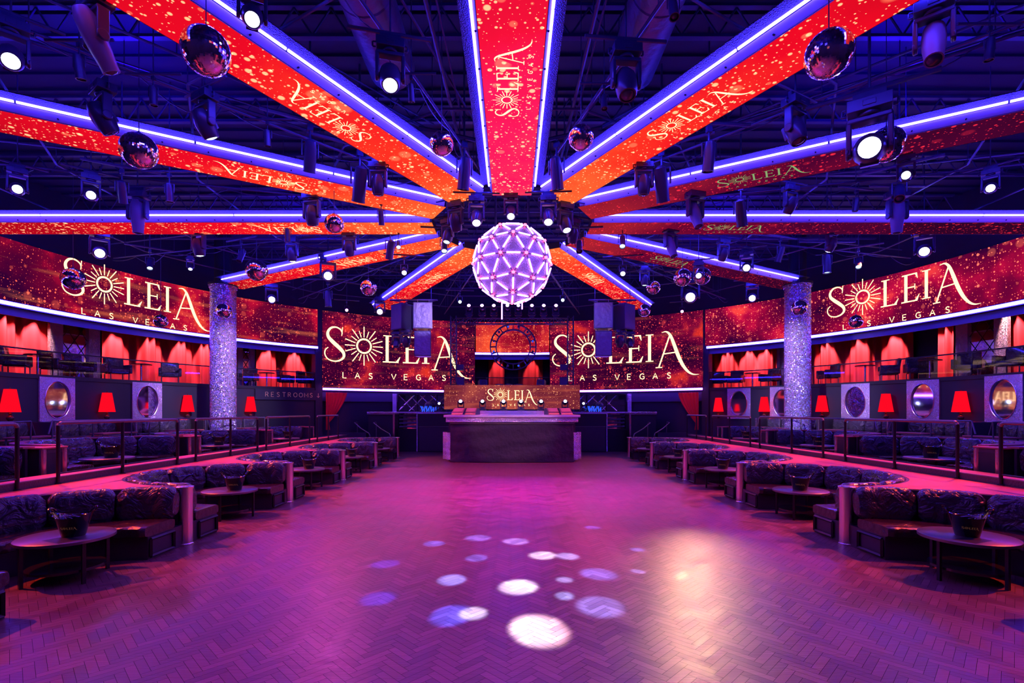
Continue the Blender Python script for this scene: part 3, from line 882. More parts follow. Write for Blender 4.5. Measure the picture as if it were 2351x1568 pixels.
# X, Y, kind, lens, z, yaw, tilt, scale, label
FX = [(220, 92, 'long', 'off', 6.3, -.5, .5, 1.1, 'grey long bodied moving head at top left, tilted and off'),
      (25, 132, 'round', 'white', 6.3, -.75, -.9, 1.0, 'lit white stage light at the far top left edge'),
      (579, 38, 'round', 'white', 6.3, -.4, -.8, .85, 'lit white stage light at the top edge right of the top left beam'),
      (236, 272, 'round', 'off', 6.3, -.6, .6, 1.1, 'dark moving head hiding part of the second left beam strip'),
      (471, 285, 'round', 'pale', 6.35, -.5, .55, 1.05, 'moving head with faint pale lens above the second left beam'),
      (40, 434, 'round', 'white', 6.3, -.7, FAC, .9, 'lit white stage light low at the left edge under the second left beam'),
      (209, 448, 'round', 'white', 6.3, -.6, FAC, .9, 'lit white stage light between the two lower left beams'),
      (280, 441, 'can', 'off', 6.4, .5, .6, 1.3, 'unlit spot can right of the lit lamp between lower left beams'),
      (389, 443, 'can', 'off', 6.4, 0, .1, 1.1, 'small unlit can right of its tilted neighbour between left beams'),
      (316, 497, 'long', 'off', 6.2, 0, .05, 1.2, 'dark long moving head in front of the level left beam'),
      (716, 495, 'round', 'off', 6.3, -.2, .2, 1.1, 'dark moving head on the level left beam left of a mirror ball'),
      (182, 155, 'can', 'off', 6.5, 0, .2, .9, 'small unlit can under the grey moving head at top left'),
      (352, 221, 'can', 'off', 6.5, 0, .1, .8, 'small unlit can hanging left above the second left beam'),
      (614, 318, 'can', 'off', 6.5, 0, .1, .8, 'small unlit can between the two upper left beams'),
      (712, 360, 'can', 'off', 6.5, .5, .5, 1.6, 'tilted spot can between the two upper left beams near the hub'),
      (896, 178, 'round', 'white', 6.3, -.1, -.55, 1.05, 'moving head with a lit lens left of the middle beam'),
      (1437, 193, 'round', 'off', 6.3, .1, -.35, 1.1, 'unlit moving head right of the middle beam facing the camera'),
      (944, 214, 'can', 'off', 6.5, 0, .3, .7, 'tiny unlit can left of the middle beam'),
      (1387, 235, 'can', 'off', 6.5, 0, -.2, .7, 'tiny unlit can right of the middle beam'),
      (1546, 21, 'can', 'off', 6.5, 0, -.3, .8, 'small unlit can at the top edge left of the top right beam'),
      (1066, 400, 'can', 'off', 6.4, .4, .3, 1.7, 'dark spot can at the hub end of the upper left beam'),
      (1278, 400, 'can', 'off', 6.4, -.4, .3, 1.7, 'dark spot can at the hub end of the upper right beam'),
      (826, 425, 'can', 'off', 6.3, .5, .5, 1.9, 'dark tilted spot can crossing the second left beam'),
      (868, 425, 'round', 'off', 6.3, 0, .1, .95, 'unlit moving head on the second left beam near the hub'),
      (1478, 425, 'round', 'off', 6.3, 0, .1, .95, 'unlit moving head on the second right beam near the hub'),
      (1519, 425, 'can', 'off', 6.3, -.5, .5, 1.9, 'dark tilted spot can crossing the second right beam'),
      (875, 500, 'can', 'off', 6.4, 0, .3, 1.0, 'little can in front of the level left beam near the hub'),
      (1094, 500, 'round', 'white', 6.15, -.1, -.6, 1., 'lit moving head in the hub, upper left of the sphere'),
      (1173, 488, 'round', 'white', 6.3, 0, -.7, .9, 'lit moving head in the hub straight above the sphere'),
      (1259, 498, 'round', 'white', 6.15, .1, -.6, 1., 'lit moving head in the hub, upper right of the sphere'),
      (1298, 514, 'round', 'white', 6.2, .4, -.4, 1., 'lit moving head at the right rim of the hub'),
      (1046, 511, 'round', 'off', 6.2, -.4, .4, 1., 'unlit moving head at the left rim of the hub'),
      (1028, 542, 'round', 'pale', 6.2, -.5, -.3, .9, 'pale lit moving head low at the left rim of the hub'),
      (1316, 542, 'round', 'off', 6.2, .5, .3, .9, 'unlit moving head low at the right rim of the hub'),
      (2144, 98, 'long', 'off', 6.3, .5, -.5, 1.1, 'grey long bodied moving head at top right, tilted and off'),
      (1826, 300, 'round', 'off', 6.35, .5, -.3, 1.1, 'unlit moving head above the second right beam'),
      (2080, 403, 'round', 'white', 6.3, .7, FAC, .8, 'lit white stage light under the brightest lamp on the right'),
      (2274, 432, 'round', 'white', 6.3, .7, FAC, .8, 'lit white stage light at the far right between two beams'),
      (1815, 471, 'round', 'off', 6.35, .3, .6, .9, 'unlit moving head just above the level right beam'),
      (2060, 496, 'long', 'off', 6.2, 0, .05, 1.2, 'dark long moving head in front of the level right beam'),
      (1596, 493, 'long', 'off', 6.2, .3, -.4, 1.1, 'dark moving head over the level right beam near the hub'),
      (1701, 489, 'can', 'off', 6.3, -.6, .6, 1.7, 'dark tilted spot can on the level right beam'),
      (1628, 361, 'can', 'off', 6.4, .1, .2, 1.5, 'unlit spot can between the two upper right beams'),
      (2272, 114, 'can', 'off', 6.5, 0, .1, .8, 'small unlit can near the top right corner'),
      (2065, 443, 'can', 'off', 6.4, 0, -.7, 1.4, 'unlit can just below the lit light on the right'),
      (229, 580, 'round', 'hot', 6.3, -.7, FAC, 1.3, 'blazing white stage light above the left balcony screen'),
      (456, 568, 'round', 'pale', 6.35, -.3, .2, 1.15, 'pale grey moving head above the left band lettering'),
      (437, 612, 'round', 'white', 6.3, -.4, -.6, .6, 'small lit moving head below the pale grey one on the left'),
      (344, 606, 'can', 'pale', 6.3, -.6, -.6, 1.2, 'faintly lit can above the golden letters at left'),
      (670, 584, 'round', 'white', 6.4, -.1, .25, 1.0, 'moving head with lit lens between the level and lower left beams'),
      (624, 686, 'round', 'hot', 6.3, -.4, FAC, 1.3, 'blazing white stage light right of the left glitter column'),
      (753, 632, 'round', 'hot', 6.3, -.3, FAC, 1.4, 'blazing white lamp on the lower left beam above the big screen'),
      (753, 686, 'can', 'off', 6.3, 0, .1, 1.9, 'unlit lantern hanging under the blazing lamp at left'),
      (802, 571, 'round', 'off', 6.3, 0, .3, 1.0, 'unlit moving head on the left beam that ends at the glitter column'),
      (896, 574, 'can', 'off', 6.3, .5, .5, 1.5, 'tilted dark can on the lower left beam near the sphere'),
      (915, 561, 'can', 'white', 6.4, 0, -.7, .9, 'small lit can beside the tilted dark can near the sphere'),
      (928, 622, 'can', 'white', 6.2, 0, -1., 1.2, 'lit can left of the lowest left beam near the sphere'),
      (554, 587, 'can', 'off', 6.4, -.4, -.4, 1.2, 'unlit can left above the mirror ball by the left glitter column'),
      (796, 711, 'can', 'mag', 6.2, 0, FAC, 1.0, 'small magenta lamp over the big left screen'),
      (872, 714, 'round', 'hot', 6.3, -.2, FAC, 1.3, 'blazing white lamp left of the left hanging speakers'),
      (1429, 555, 'can', 'pale', 6.4, 0, -.6, 1.2, 'pale can at the start of the lower right beam'),
      (1540, 565, 'long', 'off', 6.3, .4, -.4, 1.1, 'dark moving head crossing the lower right beam'),
      (1661, 584, 'round', 'off', 6.4, .2, .6, .95, 'unlit moving head above the lower right beam'),
      (1791, 584, 'can', 'pale', 6.4, .4, .4, 1.3, 'faintly lit can above the right glitter column'),
      (1714, 614, 'round', 'hot', 6.3, .5, FAC, 1.1, 'blazing white lamp on the lower right beam strip'),
      (1727, 683, 'round', 'hot', 6.3, .4, FAC, 1.3, 'blazing white lamp left of the right glitter column'),
      (1585, 680, 'round', 'hot', 6.3, .3, FAC, 1.9, 'largest blazing pinkish lamp over the right big screen'),
      (1604, 632, 'round', 'hot', 5.75, 0, FAC, .8, 'blazing white lamp in front of the mirror ball twins at right'),
      (1430, 624, 'can', 'white', 6.2, 0, -1., 1.2, 'lit can right of the sphere between two lower right beams'),
      (1480, 643, 'round', 'pale', 6.3, 0, .1, .9, 'moving head with pale lens left of a small mirror ball at right'),
      (1566, 714, 'can', 'mag', 6.2, 0, FAC, 1.0, 'small magenta lamp under the largest blazing lamp'),
      (1908, 562, 'round', 'white', 6.4, .4, .5, .95, 'tilted moving head with lit lens right above the right band'),
      (2122, 576, 'round', 'hot', 6.3, .7, FAC, 1.3, 'blazing white lamp above the right balcony screen'),
      (1899, 606, 'can', 'pale', 6.2, 0, 0, 1.6, 'pale lantern can below the tilted moving head at right'),
      (1971, 604, 'can', 'pale', 6.3, .5, -.7, 1.2, 'faintly lit can above the golden letters at right'),
      (1996, 343, 'round', 'hot', 5.8, .6, FAC, 1.6, 'brightest white lamp in front of the second right beam'),
      (1056, 692, 'can', 'pale', 6.3, 0, FAC, 1.1, 'small lit can lower left of the sphere'),
      (1292, 688, 'can', 'pale', 6.3, 0, FAC, 1.1, 'small lit can lower right of the sphere'),
      (1020, 566, 'can', 'pale', 6.2, .3, -.6, 1.2, 'can at the lower left of the hub beside the sphere'),
      (1330, 566, 'can', 'off', 6.2, -.3, -.6, 1.2, 'can at the lower right of the hub beside the sphere'),
      (660, 540, 'can', 'off', 6.5, .2, .2, 1.0, 'small can over the mirror ball beside the left beam end'),
      (1965, 470, 'can', 'off', 6.5, .2, .2, .9, 'small unlit can above the level right beam at right')]
for (X, Y, kd, ln, z, yaw, tilt, s_, lab) in FX:
    place_fixture(X, Y, kd, ln, lab, z, yaw, tilt, s_)

# ------------------------------------------------------------------ glitter columns
for sx, X, d, nm in ((-1, 512.5, 18.9, 'left'), (1, 1831, 18.75, 'right')):
    p = at(X, 943, d=d)
    mb = MB(); mb.lathe([(.46, .78), (.46, .98), (.44, 1.0), (.44, 6.55), (.47, 6.57), (.47, 6.70)], 48)
    o = mb.build('glitter_column', M['glitcol'], None, (p.x, p.y, 0)); tag(o, 'round column wrapped in silver glitter at the %s of the hall' % nm, 'column')
    mb = MB(); mb.lathe([(.50, 6.66), (.50, 6.74)], 32); mb.tube((0, 0, 6.7), (0, 0, 8.6), .3, 20); mb.build('capital', M['black'], o)

# ------------------------------------------------------------------ seating tiers
SPEC = {-1: dict(n='left', xp=4.90, xr=7.10, f2=8.2), 1: dict(n='right', xp=5.02, xr=7.50, f2=8.5)}
YP = [4.05, 7.55, 11.02, 14.5, 17.98, 21.5]
HW, DP = 1.70, 1.9


def bay_fn(sx, x0, yc, hw, dp, z0):
    """t in degrees along the bay, n 0 at the back wall .. 1 at the seat front, z above tier"""
    def f(t, n, z):
        a = math.radians(t); h = hw-.83*n*(hw/1.7); d_ = dp-.80*n
        return Vector((sx*(x0+d_*math.cos(a)), yc+h*math.sin(a), z0+z))
    return f


def arc_bench_fn(sx, a0, a1, z0):
    def f(t, n, z):
        k = (t+90)/180; a = a0+(a1-a0)*k
        return pol(-sx*a, 13.72-.85*n, z0+z)
    return f


def seg_solid(mb, f, t0, t1, prof, nt=14, puff=.0, wr=0., rnd=None, mi=0, ends=.16):
    """closed section swept along the bay between t0 and t1; prof: (n, z) loop"""
    cn = sum(p[0] for p in prof)/len(prof); cz = sum(p[1] for p in prof)/len(prof)
    rows = []
    ph = [rnd.uniform(0, 6) for _ in range(6)] if rnd else [0]*6
    for i in range(nt+1):
        u = i/nt; t = t0+(t1-t0)*u
        e = 1.0
        if puff:
            q = min(u, 1-u)/ends; e = 1-puff*(max(0, 1-q)**2.2)
        row = []
        for k, (n, z) in enumerate(prof):
            dn, dz = (n-cn)*e, (z-cz)*e
            if wr:
                wv = math.sin(u*17+k*.9+ph[0])*.5+math.sin(u*31-k*1.3+ph[1])*.3+math.sin(u*9+k*2.1+ph[2])*.5
                dn *= 1+wr*wv; dz *= 1+wr*.35*wv
            row.append(f(t, cn+dn, cz+dz))
        rows.append(row)
    mb.grid(rows, mi, True, True)
    for row, rv in ((rows[0], False), (rows[-1], True)):
        c_ = sum(row, Vector())/len(row); i0 = len(mb.v); mb.v.append(tuple(c_)); base = len(mb.v)
        mb.v.extend([tuple(p) for p in row]); m_ = len(row)
        for k in range(m_):
            tri = (i0, base+k, base+(k+1) % m_); mb.f.append(tri if rv else tri[::-1]); mb.mi.append(mi); mb.sm.append(False)


def sup(n0, n1, z0, z1, p=.5, k=18, lean=0.):
    out = []
    for i in range(k):
        a = 2*PI*i/k; c_, s_ = math.cos(a), math.sin(a)
        x = math.copysign(abs(c_)**p, c_); y = math.copysign(abs(s_)**p, s_)
        out.append(((n0+n1)/2+x*(n1-n0)/2-lean*y, (z0+z1)/2+y*(z1-z0)/2))
    return out


def make_bay(name, f, seed, nb_=7, ns=5, origin=Vector(), frame=True, sx=1):
    rnd = random.Random(seed)
    root = thing(name, 'x', 'banquette', origin)

    def fl(t, n, z): return f(t, n, z)-origin
    mb = MB(); seg_solid(mb, fl, -90, 90, [(0, 0), (.055, 0), (.055, .855), (0, .855)], 36); mb.sm = [False]*len(mb.sm); mb.build('back_panel', M['base'], root)
    mb = MB(); seg_solid(mb, fl, -90, 90, [(.055, 0), (.90, 0), (.90, .31), (.055, .31)], 36); mb.sm = [False]*len(mb.sm)
    mb.build('base', M['base'], root)
    if not frame and name == 'banquette':
        mb = MB(); seg_solid(mb, fl, -90, 90, [(-.16, .86), (.10, .86), (.10, .89), (-.16, .89)], 36); mb.sm = [False]*len(mb.sm); mb.build('top_ledge', M['carpet'], root)
    if frame:
        for e in (-90, 90):
            for sgn in (1,):
                mb = MB()
                c0 = fl(e, .30, .04); c1 = fl(e, .86, .04); c2 = fl(e, .86, .27); c3 = fl(e, .30, .27)
                off = Vector((-sx*.02, 0, 0))
                for a_, b__ in ((c0, c1), (c1, c2), (c2, c3), (c3, c0)):
                    mb.tube(a_+off, b__+off, .022, 4)
                mb.build('end_frame', M['darkrail'], root)
    T = [-90+180*i/nb_ for i in range(nb_+1)]
    for i in range(nb_):
        mb = MB(); seg_solid(mb, fl, T[i]+.4, T[i+1]-.4, sup(.05, .33, .40, .895, .62, 20, .03), 18, .38, .05, rnd)
        mb.build('back_cushion', M['vinyl'], root)
    T = [-90+180*i/ns for i in range(ns+1)]
    for i in range(ns):
        mb = MB(); seg_solid(mb, fl, T[i]+.15, T[i+1]-.15, sup(.20, 1.0, .30, .455, .35, 20), 16, .10, .006, rnd, ends=.05)
        mb.build('seat_cushion', M['seatred'], root)
    return root


def place_bay(root, dy, label, group):
    r = dup(root, root.location+Vector((0, dy, 0)), None, label, group); return r

ORD = ['nearest', 'second', 'third', 'fourth', 'farthest']
for sx in (-1, 1):
    S_ = SPEC[sx]; nm = S_['n']; xp, xr = S_['xp'], S_['xr']
    # dance floor side bays
    yc0 = (YP[0]+YP[1])/2
    b0 = make_bay('banquette', bay_fn(sx, xp-.02, yc0, HW, DP, 0), 5+sx, 7, 5, Vector((sx*(xp+.5), yc0, 0)), True, sx)
    labs = ['black vinyl banquette along the dance floor edge, %s on the %s' % (o_, nm) for o_ in ORD]
    b0['label'] = labs[0]; b0['group'] = 'banquettes along the %s edge of the dance floor' % nm
    for i in range(1, 5):
        place_bay(b0, (YP[i]+YP[i+1])/2-yc0, labs[i], b0['group'])
    # ledge behind them, at the height of the sofa backs
    mb = MB()
    for i in range(5):
        yc = (YP[i]+YP[i+1])/2; f = bay_fn(sx, xp-.02, yc, HW, DP, 0); n = 32
        A = [f(-90+180*k/n, .0, .862) for k in range(n+1)]
        top = [[p, Vector((sx*(xr+.02), p.y, .862))] for p in A]; bot = [[Vector((q.x, q.y, .80)) for q in r_] for r_ in top]
        mb.grid(top if sx > 0 else [r_[::-1] for r_ in top], 0, False); mb.grid(bot if sx < 0 else [r_[::-1] for r_ in bot], 0, False)
        for k in range(n):
            mb.quad([top[k][0], top[k+1][0], bot[k+1][0], bot[k][0]])
    for y in YP:
        mb.box((sx*(xp+xr)/2, y, .831), (xr-xp+.02, .11, .062)); mb.box((sx*(xp+1.0), y, .40), (1.95, .09, .80), 1)
    struct(mb.build('floor_ledge_%s' % nm, [M['carpet'], M['base']]))
    for i, y in enumerate(YP[1:]):
        mb = MB(); mb.lathe([(.118, .0), (.118, .02), (.105, .03), (.105, .835), (.118, .84), (.118, .866), (.10, .874)], 28)
        o = mb.build('divider_post', M['chrome'], None, (sx*xp, y, 0))
        tag(o, 'round brushed steel post just beyond the %s floor banquette on the %s' % (ORD[i], nm), 'post', 'steel divider posts on the %s' % nm)
    # kick, sill and raised floors
    mb = MB(); mb.box((sx*(xr+.21), 12.8, .48), (.40, 17.8, .955)); mb.box((sx*(xr+.0), 12.8, .91), (.035, 17.8, .10), 1); mb.box((sx*(xr+.01), 12.8, .966), (.06, 17.8, .014), 2); mb.box((sx*(xr+.23), 12.8, .965), (.36, 17.8, .012), 3)
    struct(mb.build('trim_%d' % (6+sx), [M['base'], M['tile'], M['rail'], M['carpet']]))
    mb = MB(); N = 40; P_ = []
    for k in range(N+1):
        a = 40+(150-40)*k/N; p = pol(-sx*a, RW+.05, .5)
        if abs(p.x) >= xr+.4: P_.append(p)
    rows = [[p, Vector((sx*(xr+.4), p.y, .5))] for p in P_]
    mb.grid(rows if sx < 0 else [r_[::-1] for r_ in rows], 0, False); mb.v = [tuple(v) for v in mb.v]
    rows2 = [[p-Vector((0, 0, .45)) for p in r_] for r_ in rows]; mb.grid(rows2 if sx > 0 else [r_[::-1] for r_ in rows2], 0, False)
    q = rows[0]; mb.quad([q[0], q[1], q[1]-Vector((0, 0, .48)), q[0]-Vector((0, 0, .48))])
    struct(mb.build('floor_tier_%s' % nm, M['tier']))
    mb = MB(); arc_panel(mb, -sx*46, -sx*120, 11.4, RW+.02, .5, .8); struct(mb.build('floor_upper_tier_%s' % nm, M['tier']))
    # second row bays with cabinets between
    f2 = S_['f2']; Y2 = [4.9, 8.8, 12.7, 16.6, 20.1]
    hw2 = 1.66
    c1 = (Y2[0]+Y2[1])/2
    r2 = make_bay('banquette', bay_fn(sx, f2-.02, c1, hw2, 1.7, .5), 15+sx, 6, 4, Vector((sx*(f2+.5), c1, .5)), False, sx)
    r2['group'] = 'raised banquettes behind the %s rail' % nm
    l2 = ['black vinyl banquette raised behind the %s guard rail, %s from the camera' % (nm, o_) for o_ in ('first', 'second', 'third', 'fourth')]
    r2['label'] = l2[0]
    for i in range(1, 4):
        q = place_bay(r2, (Y2[i]+Y2[i+1])/2-c1, l2[i], r2['group'])
        if i == 3: q.scale = (.72, .92, 1); q.location.x -= sx*.12
    for i, y in enumerate(Y2):
        root = thing('service_cabinet', 'black service cabinet between raised %s banquettes, %s' % (nm, ORD[i]), 'cabinet', (sx*(f2+.55), y, .5), 0, 'service cabinets on the raised %s tier' % nm)
        mb = MB(); mb.box((0, 0, .42), (1.5, .42, .84)); bevel(mb.build('body', M['base'], root), .01)
        mb = MB(); mb.box((0, 0, .855), (1.56, .50, .03)); bevel(mb.build('counter_top', M['carpet'], root), .008)
        mb = MB(); mb.box((-sx*.755, 0, .42), (.012, .34, .70)); mb.build('door', M['black'], root)
        mb = MB(); mb.lathe([(.05, .02), (.05, .84)], 16); mb.build('corner_post', M['chrome'], root, (-sx*.74, -.20, 0)); mb.build('corner_post', M['chrome'], root, (-sx*.74, .20, 0))
    # third row benches against the round wall
    a_edges = [52, 63, 74, 85, 96, 107]
    for i in range(5):
        f3 = arc_bench_fn(sx, a_edges[i]+.6, a_edges[i+1]-.6, .8)
        og = pol(-sx*(a_edges[i]+5.5), 13.3, .8)
        b3 = make_bay('wall_bench', f3, 30+i+sx, 4, 3, og, False, sx); b3['category'] = 'bench'
        b3['label'] = 'black cushioned bench against the %s mirrored wall, %s from the camera' % (nm, ['fifth', 'fourth', 'third', 'second', 'first'][i]); b3['group'] = 'wall benches on the %s' % nm
    for i, a in enumerate(a_edges):
        p = pol(-sx*a, 13.3, .8); mb = MB(); mb.box((0, 0, .44), (.10, .85, .88)); mb.lathe([(.06, .0), (.06, .90)], 16, 1, (0, -.43, 0))
        o = mb.build('bench_divider', [M['base'], M['chrome']], None, p); o.rotation_euler = (0, 0, math.radians(-sx*a))
        tag(o, 'steel capped divider by the %s wall benches, %s' % (nm, ['sixth from the camera', 'fifth from the camera', 'fourth from the camera', 'third from the camera', 'second from the camera', 'nearest the camera'][i]), 'divider', 'bench dividers on the %s' % nm)
    mb = MB(); arc_panel(mb, -sx*50, -sx*112, 13.70, RW+.02, .8, 1.66); struct(mb.build('trim_%d' % (9+sx), M['base']))
    # near rail on the ledge edge
    segs = {-1: [(4.6, 5.9, 7.2), (7.85, 9.15, 10.65), (11.27, 12.66, 14.0), (14.5, 16.05, 17.6), (18.3, 19.4, 20.5)],
            1: [(5.2, 6.4, 7.7), (8.45, 9.84, 11.3), (12.1, 13.46, 15.2), (15.8, 17.3, 18.8), (19.4, 20.4, 21.5)]}[sx]
    for i, sg in enumerate(segs):
        root = thing('guard_rail', 'black metal guard rail section on the %s ledge, %s from the camera' % (nm, ['first', 'second', 'third', 'fourth', 'fifth'][i]), 'rail', (sx*(xr-.03), sg[0], .862), 0, 'guard rails on the %s ledge' % nm)
        L_ = sg[-1]-sg[0]
        for y in sg:
            mb = MB(); mb.tube((0, 0, 0), (0, 0, .90 if y in (sg[0], sg[-1]) else .93), .026, 10); mb.lathe([(.05, 0), (.05, .012), (.03, .02)], 14); mb.build('post', M['darkrail'], root, (0, y-sg[0], 0))
        mb = MB(); mb.path([(0, 0, .90), (0, .02, .935), (0, .06, .95), (0, L_-.06, .95), (0, L_-.02, .935), (0, L_, .90)], .027, 10); mb.build('top_rail', M['rail'], root)
        mb = MB(); mb.tube((0, 0, .16), (0, L_, .16), .014, 8); mb.build('lower_bar', M['darkrail'], root)
    # rails of the upper tier with sloping ends
    for i, (a0, a1) in enumerate(((56, 64), (67, 77), (80, 92), (95, 108))):
        root = thing('tier_rail', 'slim steel rail with sloping ends before the %s wall benches, %s from camera' % (nm, ['fourth', 'third', 'second', 'first'][i]), 'rail', pol(-sx*a0, 11.5, .8), 0, 'upper tier rails on the %s' % nm)
        og = root.location; n = 8
        pts = [pol(-sx*(a0+(a1-a0)*k/n), 11.5, 1.74)-og for k in range(n+1)]
        dn = [Vector((pts[0].x, pts[0].y, .62))-(pts[1]-pts[0])*.35, ]; de = Vector((pts[-1].x, pts[-1].y, .62))+(pts[-1]-pts[-2])*.35
        mb = MB(); mb.path([dn[0]]+pts+[de], .02, 8); mb.build('top_rail', M['rail'], root)
        for k in (0, 4, 8):
            mb = MB(); mb.tube((pts[k].x, pts[k].y, 0), pts[k], .018, 8); mb.build('post', M['rail'], root)

# ------------------------------------------------------------------ tables and ice buckets


def make_table():
    root = thing('round_table', 'x', 'table')
    mb = MB(); mb.lathe([(.44, .488), (.465, .482), (.465, .50), (.45, .508), (.44, .50)], 40); mb.lathe([(.44, .484), (.44, .500)], 40); mb.build('table_top', M['woodtop'], root)
    mb = MB(); mb.lathe([(.36, .135), (.375, .13), (.375, .16), (.36, .16)], 36); mb.build('lower_shelf', M['woodtop'], root)
    mb = MB(); mb.lathe([(.466, .474), (.474, .474), (.474, .505), (.466, .512)], 40); mb.build('rim_band', M['rail'], root)
    for k in range(4):
        a = PI/4+k*PI/2; mb = MB(); mb.box((0, 0, .24), (.035, .035, .48)); o = mb.build('leg', M['darkrail'], root, (.415*math.cos(a), .415*math.sin(a), 0)); o.rotation_euler = (0, 0, a)
    return root


def make_bucket(text):
    root = thing('ice_bucket', 'x', 'ice bucket')
    mb = MB(); n = 40; rows = []
    prof = [(.0001, 0), (.075, 0), (.083, .01), (.10, .08), (.122, .15), (.14, .19)]
    def P(r, z, a, top=0):
        return Vector((r*1.18*math.cos(a), r*.92*math.sin(a), z+top*.055*abs(math.cos(a))**3))
    for (r, z) in prof: rows.append([P(r, z, 2*PI*k/n, z/.19) for k in range(n)])
    rows.append([P(.148, .192, 2*PI*k/n, 1) for k in range(n)]); rows.append([P(.135, .188, 2*PI*k/n, 1) for k in range(n)])
    for (r, z) in prof[::-1][1:-1]: rows.append([P(r-.008, z+.008, 2*PI*k/n, z/.19) for k in range(n)])
    rows.append([P(.0001, .01, 2*PI*k/n) for k in range(n)])
    mb.grid(rows, 0, True, True)
    if text:
        u = .019
        def fn(x, y):
            z = .085+y*u; r = (.083+(z-.01)*.30)+.004
            a = -PI/2-(-(x-2.7)*u/.095); p = P(r, z, a, z/.19*0); return p
        logo_on(mb, fn, 1, False)
    mb.build('body', [M['bucket'], M['gtb']], root)
    for s_ in (-1, 1):
        mb = MB(); pts = []
        for k in range(13):
            a = PI*k/12; pts.append((s_*(.155+.030*math.sin(a)), -.055*math.cos(a), .235+.045*math.sin(a)))
        mb.path(pts, .012, 8); mb.build('handle', M['bucket'], root)
    return root
tb0 = make_table(); bk0 = make_bucket(True)
first = True
TB = []
for sx in (-1, 1):
    nm = SPEC[sx]['n']
    for i in range(5):
        yc = (YP[i]+YP[i+1])/2; TB.append((sx*(SPEC[sx]['xp']+.42), yc+.22, 0, 'at the %s floor banquette on the %s' % (ORD[i], nm), sx, i))
    for i in range(4):
        Y2 = [4.9, 8.8, 12.7, 16.6, 20.1]; TB.append((sx*(SPEC[sx]['f2']+(.35 if i < 3 else 0)), (Y2[i]+Y2[i+1])/2-.1, .5, 'at the %s raised banquette on the %s' % (ORD[i], nm), sx, 9))
for k, (x, y, z, wh, sx, i) in enumerate(TB):
    o = tb0 if k == 0 else dup(tb0); o.location = (x, y, z); o.rotation_euler = (0, 0, .3+k*.6)
    o['label'] = 'round dark two tier table '+wh; o['group'] = 'cocktail tables'
    q = bk0 if k == 0 else dup(bk0); q.location = (x+(.10 if sx < 0 else -.02), y-.02, z+.508); q.rotation_euler = (0, 0, .35 if sx < 0 else -.45); q.scale = (1.22,)*3
    q['label'] = 'black two handled ice bucket '+wh; q['group'] = 'ice buckets on the tables'
    if i == 0:
        mb = MB(); mb.box((0, 0, .003), (.34, .22, .004)); o = mb.build('menu_card', M['black'], None, (x-.14*sx*-1*-1+(-.12 if sx < 0 else .12)*0, y-.22, z+.508)); o.rotation_euler = (0, 0, .4*sx)
        tag(o, 'black card lying before the bucket on the nearest %s table' % SPEC[sx]['n'], 'card')
# long tables of the upper tier
for sx in (-1, 1):
    for i, a in enumerate((90, 79, 68, 58)):
        root = thing('wall_table', 'long red lit table in front of the %s wall benches, %s from the camera' % (SPEC[sx]['n'], ['nearest', 'second', 'third', 'fourth'][i]), 'table', pol(-sx*a, 12.35, .8), math.radians(-sx*a), 'long tables on the upper tier %s' % SPEC[sx]['n'])
        mb = MB(); mb.box((0, 0, .52), (1.1, .5, .04)); bevel(mb.build('table_top', M['carpet'], root), .008)
        for x in (-.5, .5):
            for y in (-.2, .2):
                mb = MB(); mb.tube((0, 0, 0), (0, 0, .5), .02, 8); mb.build('leg', M['rail'], root, (x, y, 0))

# ------------------------------------------------------------------ lower wall: mirrors and lamps


def make_mirror(wd, h):
    root = thing('wall_mirror', 'x', 'mirror')
    mb = MB(); n = 64; rx, rz = wd*.36, h*.41
    E = []; Rr = []
    for k in range(n):
        a = 2*PI*k/n; c_, s_ = math.cos(a), math.sin(a); E.append((rx*c_, rz*s_))
        t = min(wd/2/max(abs(c_), 1e-6), h/2/max(abs(s_), 1e-6)); Rr.append((t*c_, t*s_))
    # corners exact
    for cx_, cz_ in ((1, 1), (-1, 1), (-1, -1), (1, -1)):
        tgt = (cx_*wd/2, cz_*h/2); k = min(range(n), key=lambda q: (Rr[q][0]-tgt[0])**2+(Rr[q][1]-tgt[1])**2); Rr[k] = tgt
    rows = [[(p[0], -.05, p[1]) for p in E], [(p[0], -.05, p[1]) for p in Rr], [(p[0], .0, p[1]) for p in Rr], [(p[0], .0, p[1]) for p in E]]
    rows.append(rows[0]); mb.grid(rows, 0, False, True); mb.build('glitter_surround', M['glitter'], root)
    mb = MB(); mb.quad([(p[0], -.012, p[1]) for p in E]); mb.build('glass', M['mirror'], root)
    mb = MB(); mb.path([(p[0], -.055, p[1]) for p in E]+[(E[0][0], -.055, E[0][1])], .014, 6); mb.build('bevel_ring', M['chrome'], root)
    return root
mr0 = make_mirror(1.02, 1.36)
MIR = [(130, 'left', 'nearest oval mirror in a glitter square on the left wall'), (337, 'left', 'second oval mirror in a glitter square on the left wall'),
       (1697, 'right', 'oval mirror left of the right glitter column'), (1797, 'right', 'oval mirror half hidden by the right glitter column'), (1965, 'right', 'oval mirror right of the right glitter column, third from the right edge'),
       (2120, 'right', 'oval mirror second from the right edge'), (2306, 'right', 'oval mirror nearest the right edge of the frame')]
for i, (X, sd, lab) in enumerate(MIR):
    a = az_of(X); o = mr0 if i == 0 else dup(mr0)
    o.location = pol(a, RW+.0, 2.32); o.rotation_euler = (0, 0, math.radians(a)); o['label'] = lab; o['group'] = 'oval mirrors on the lower wall'


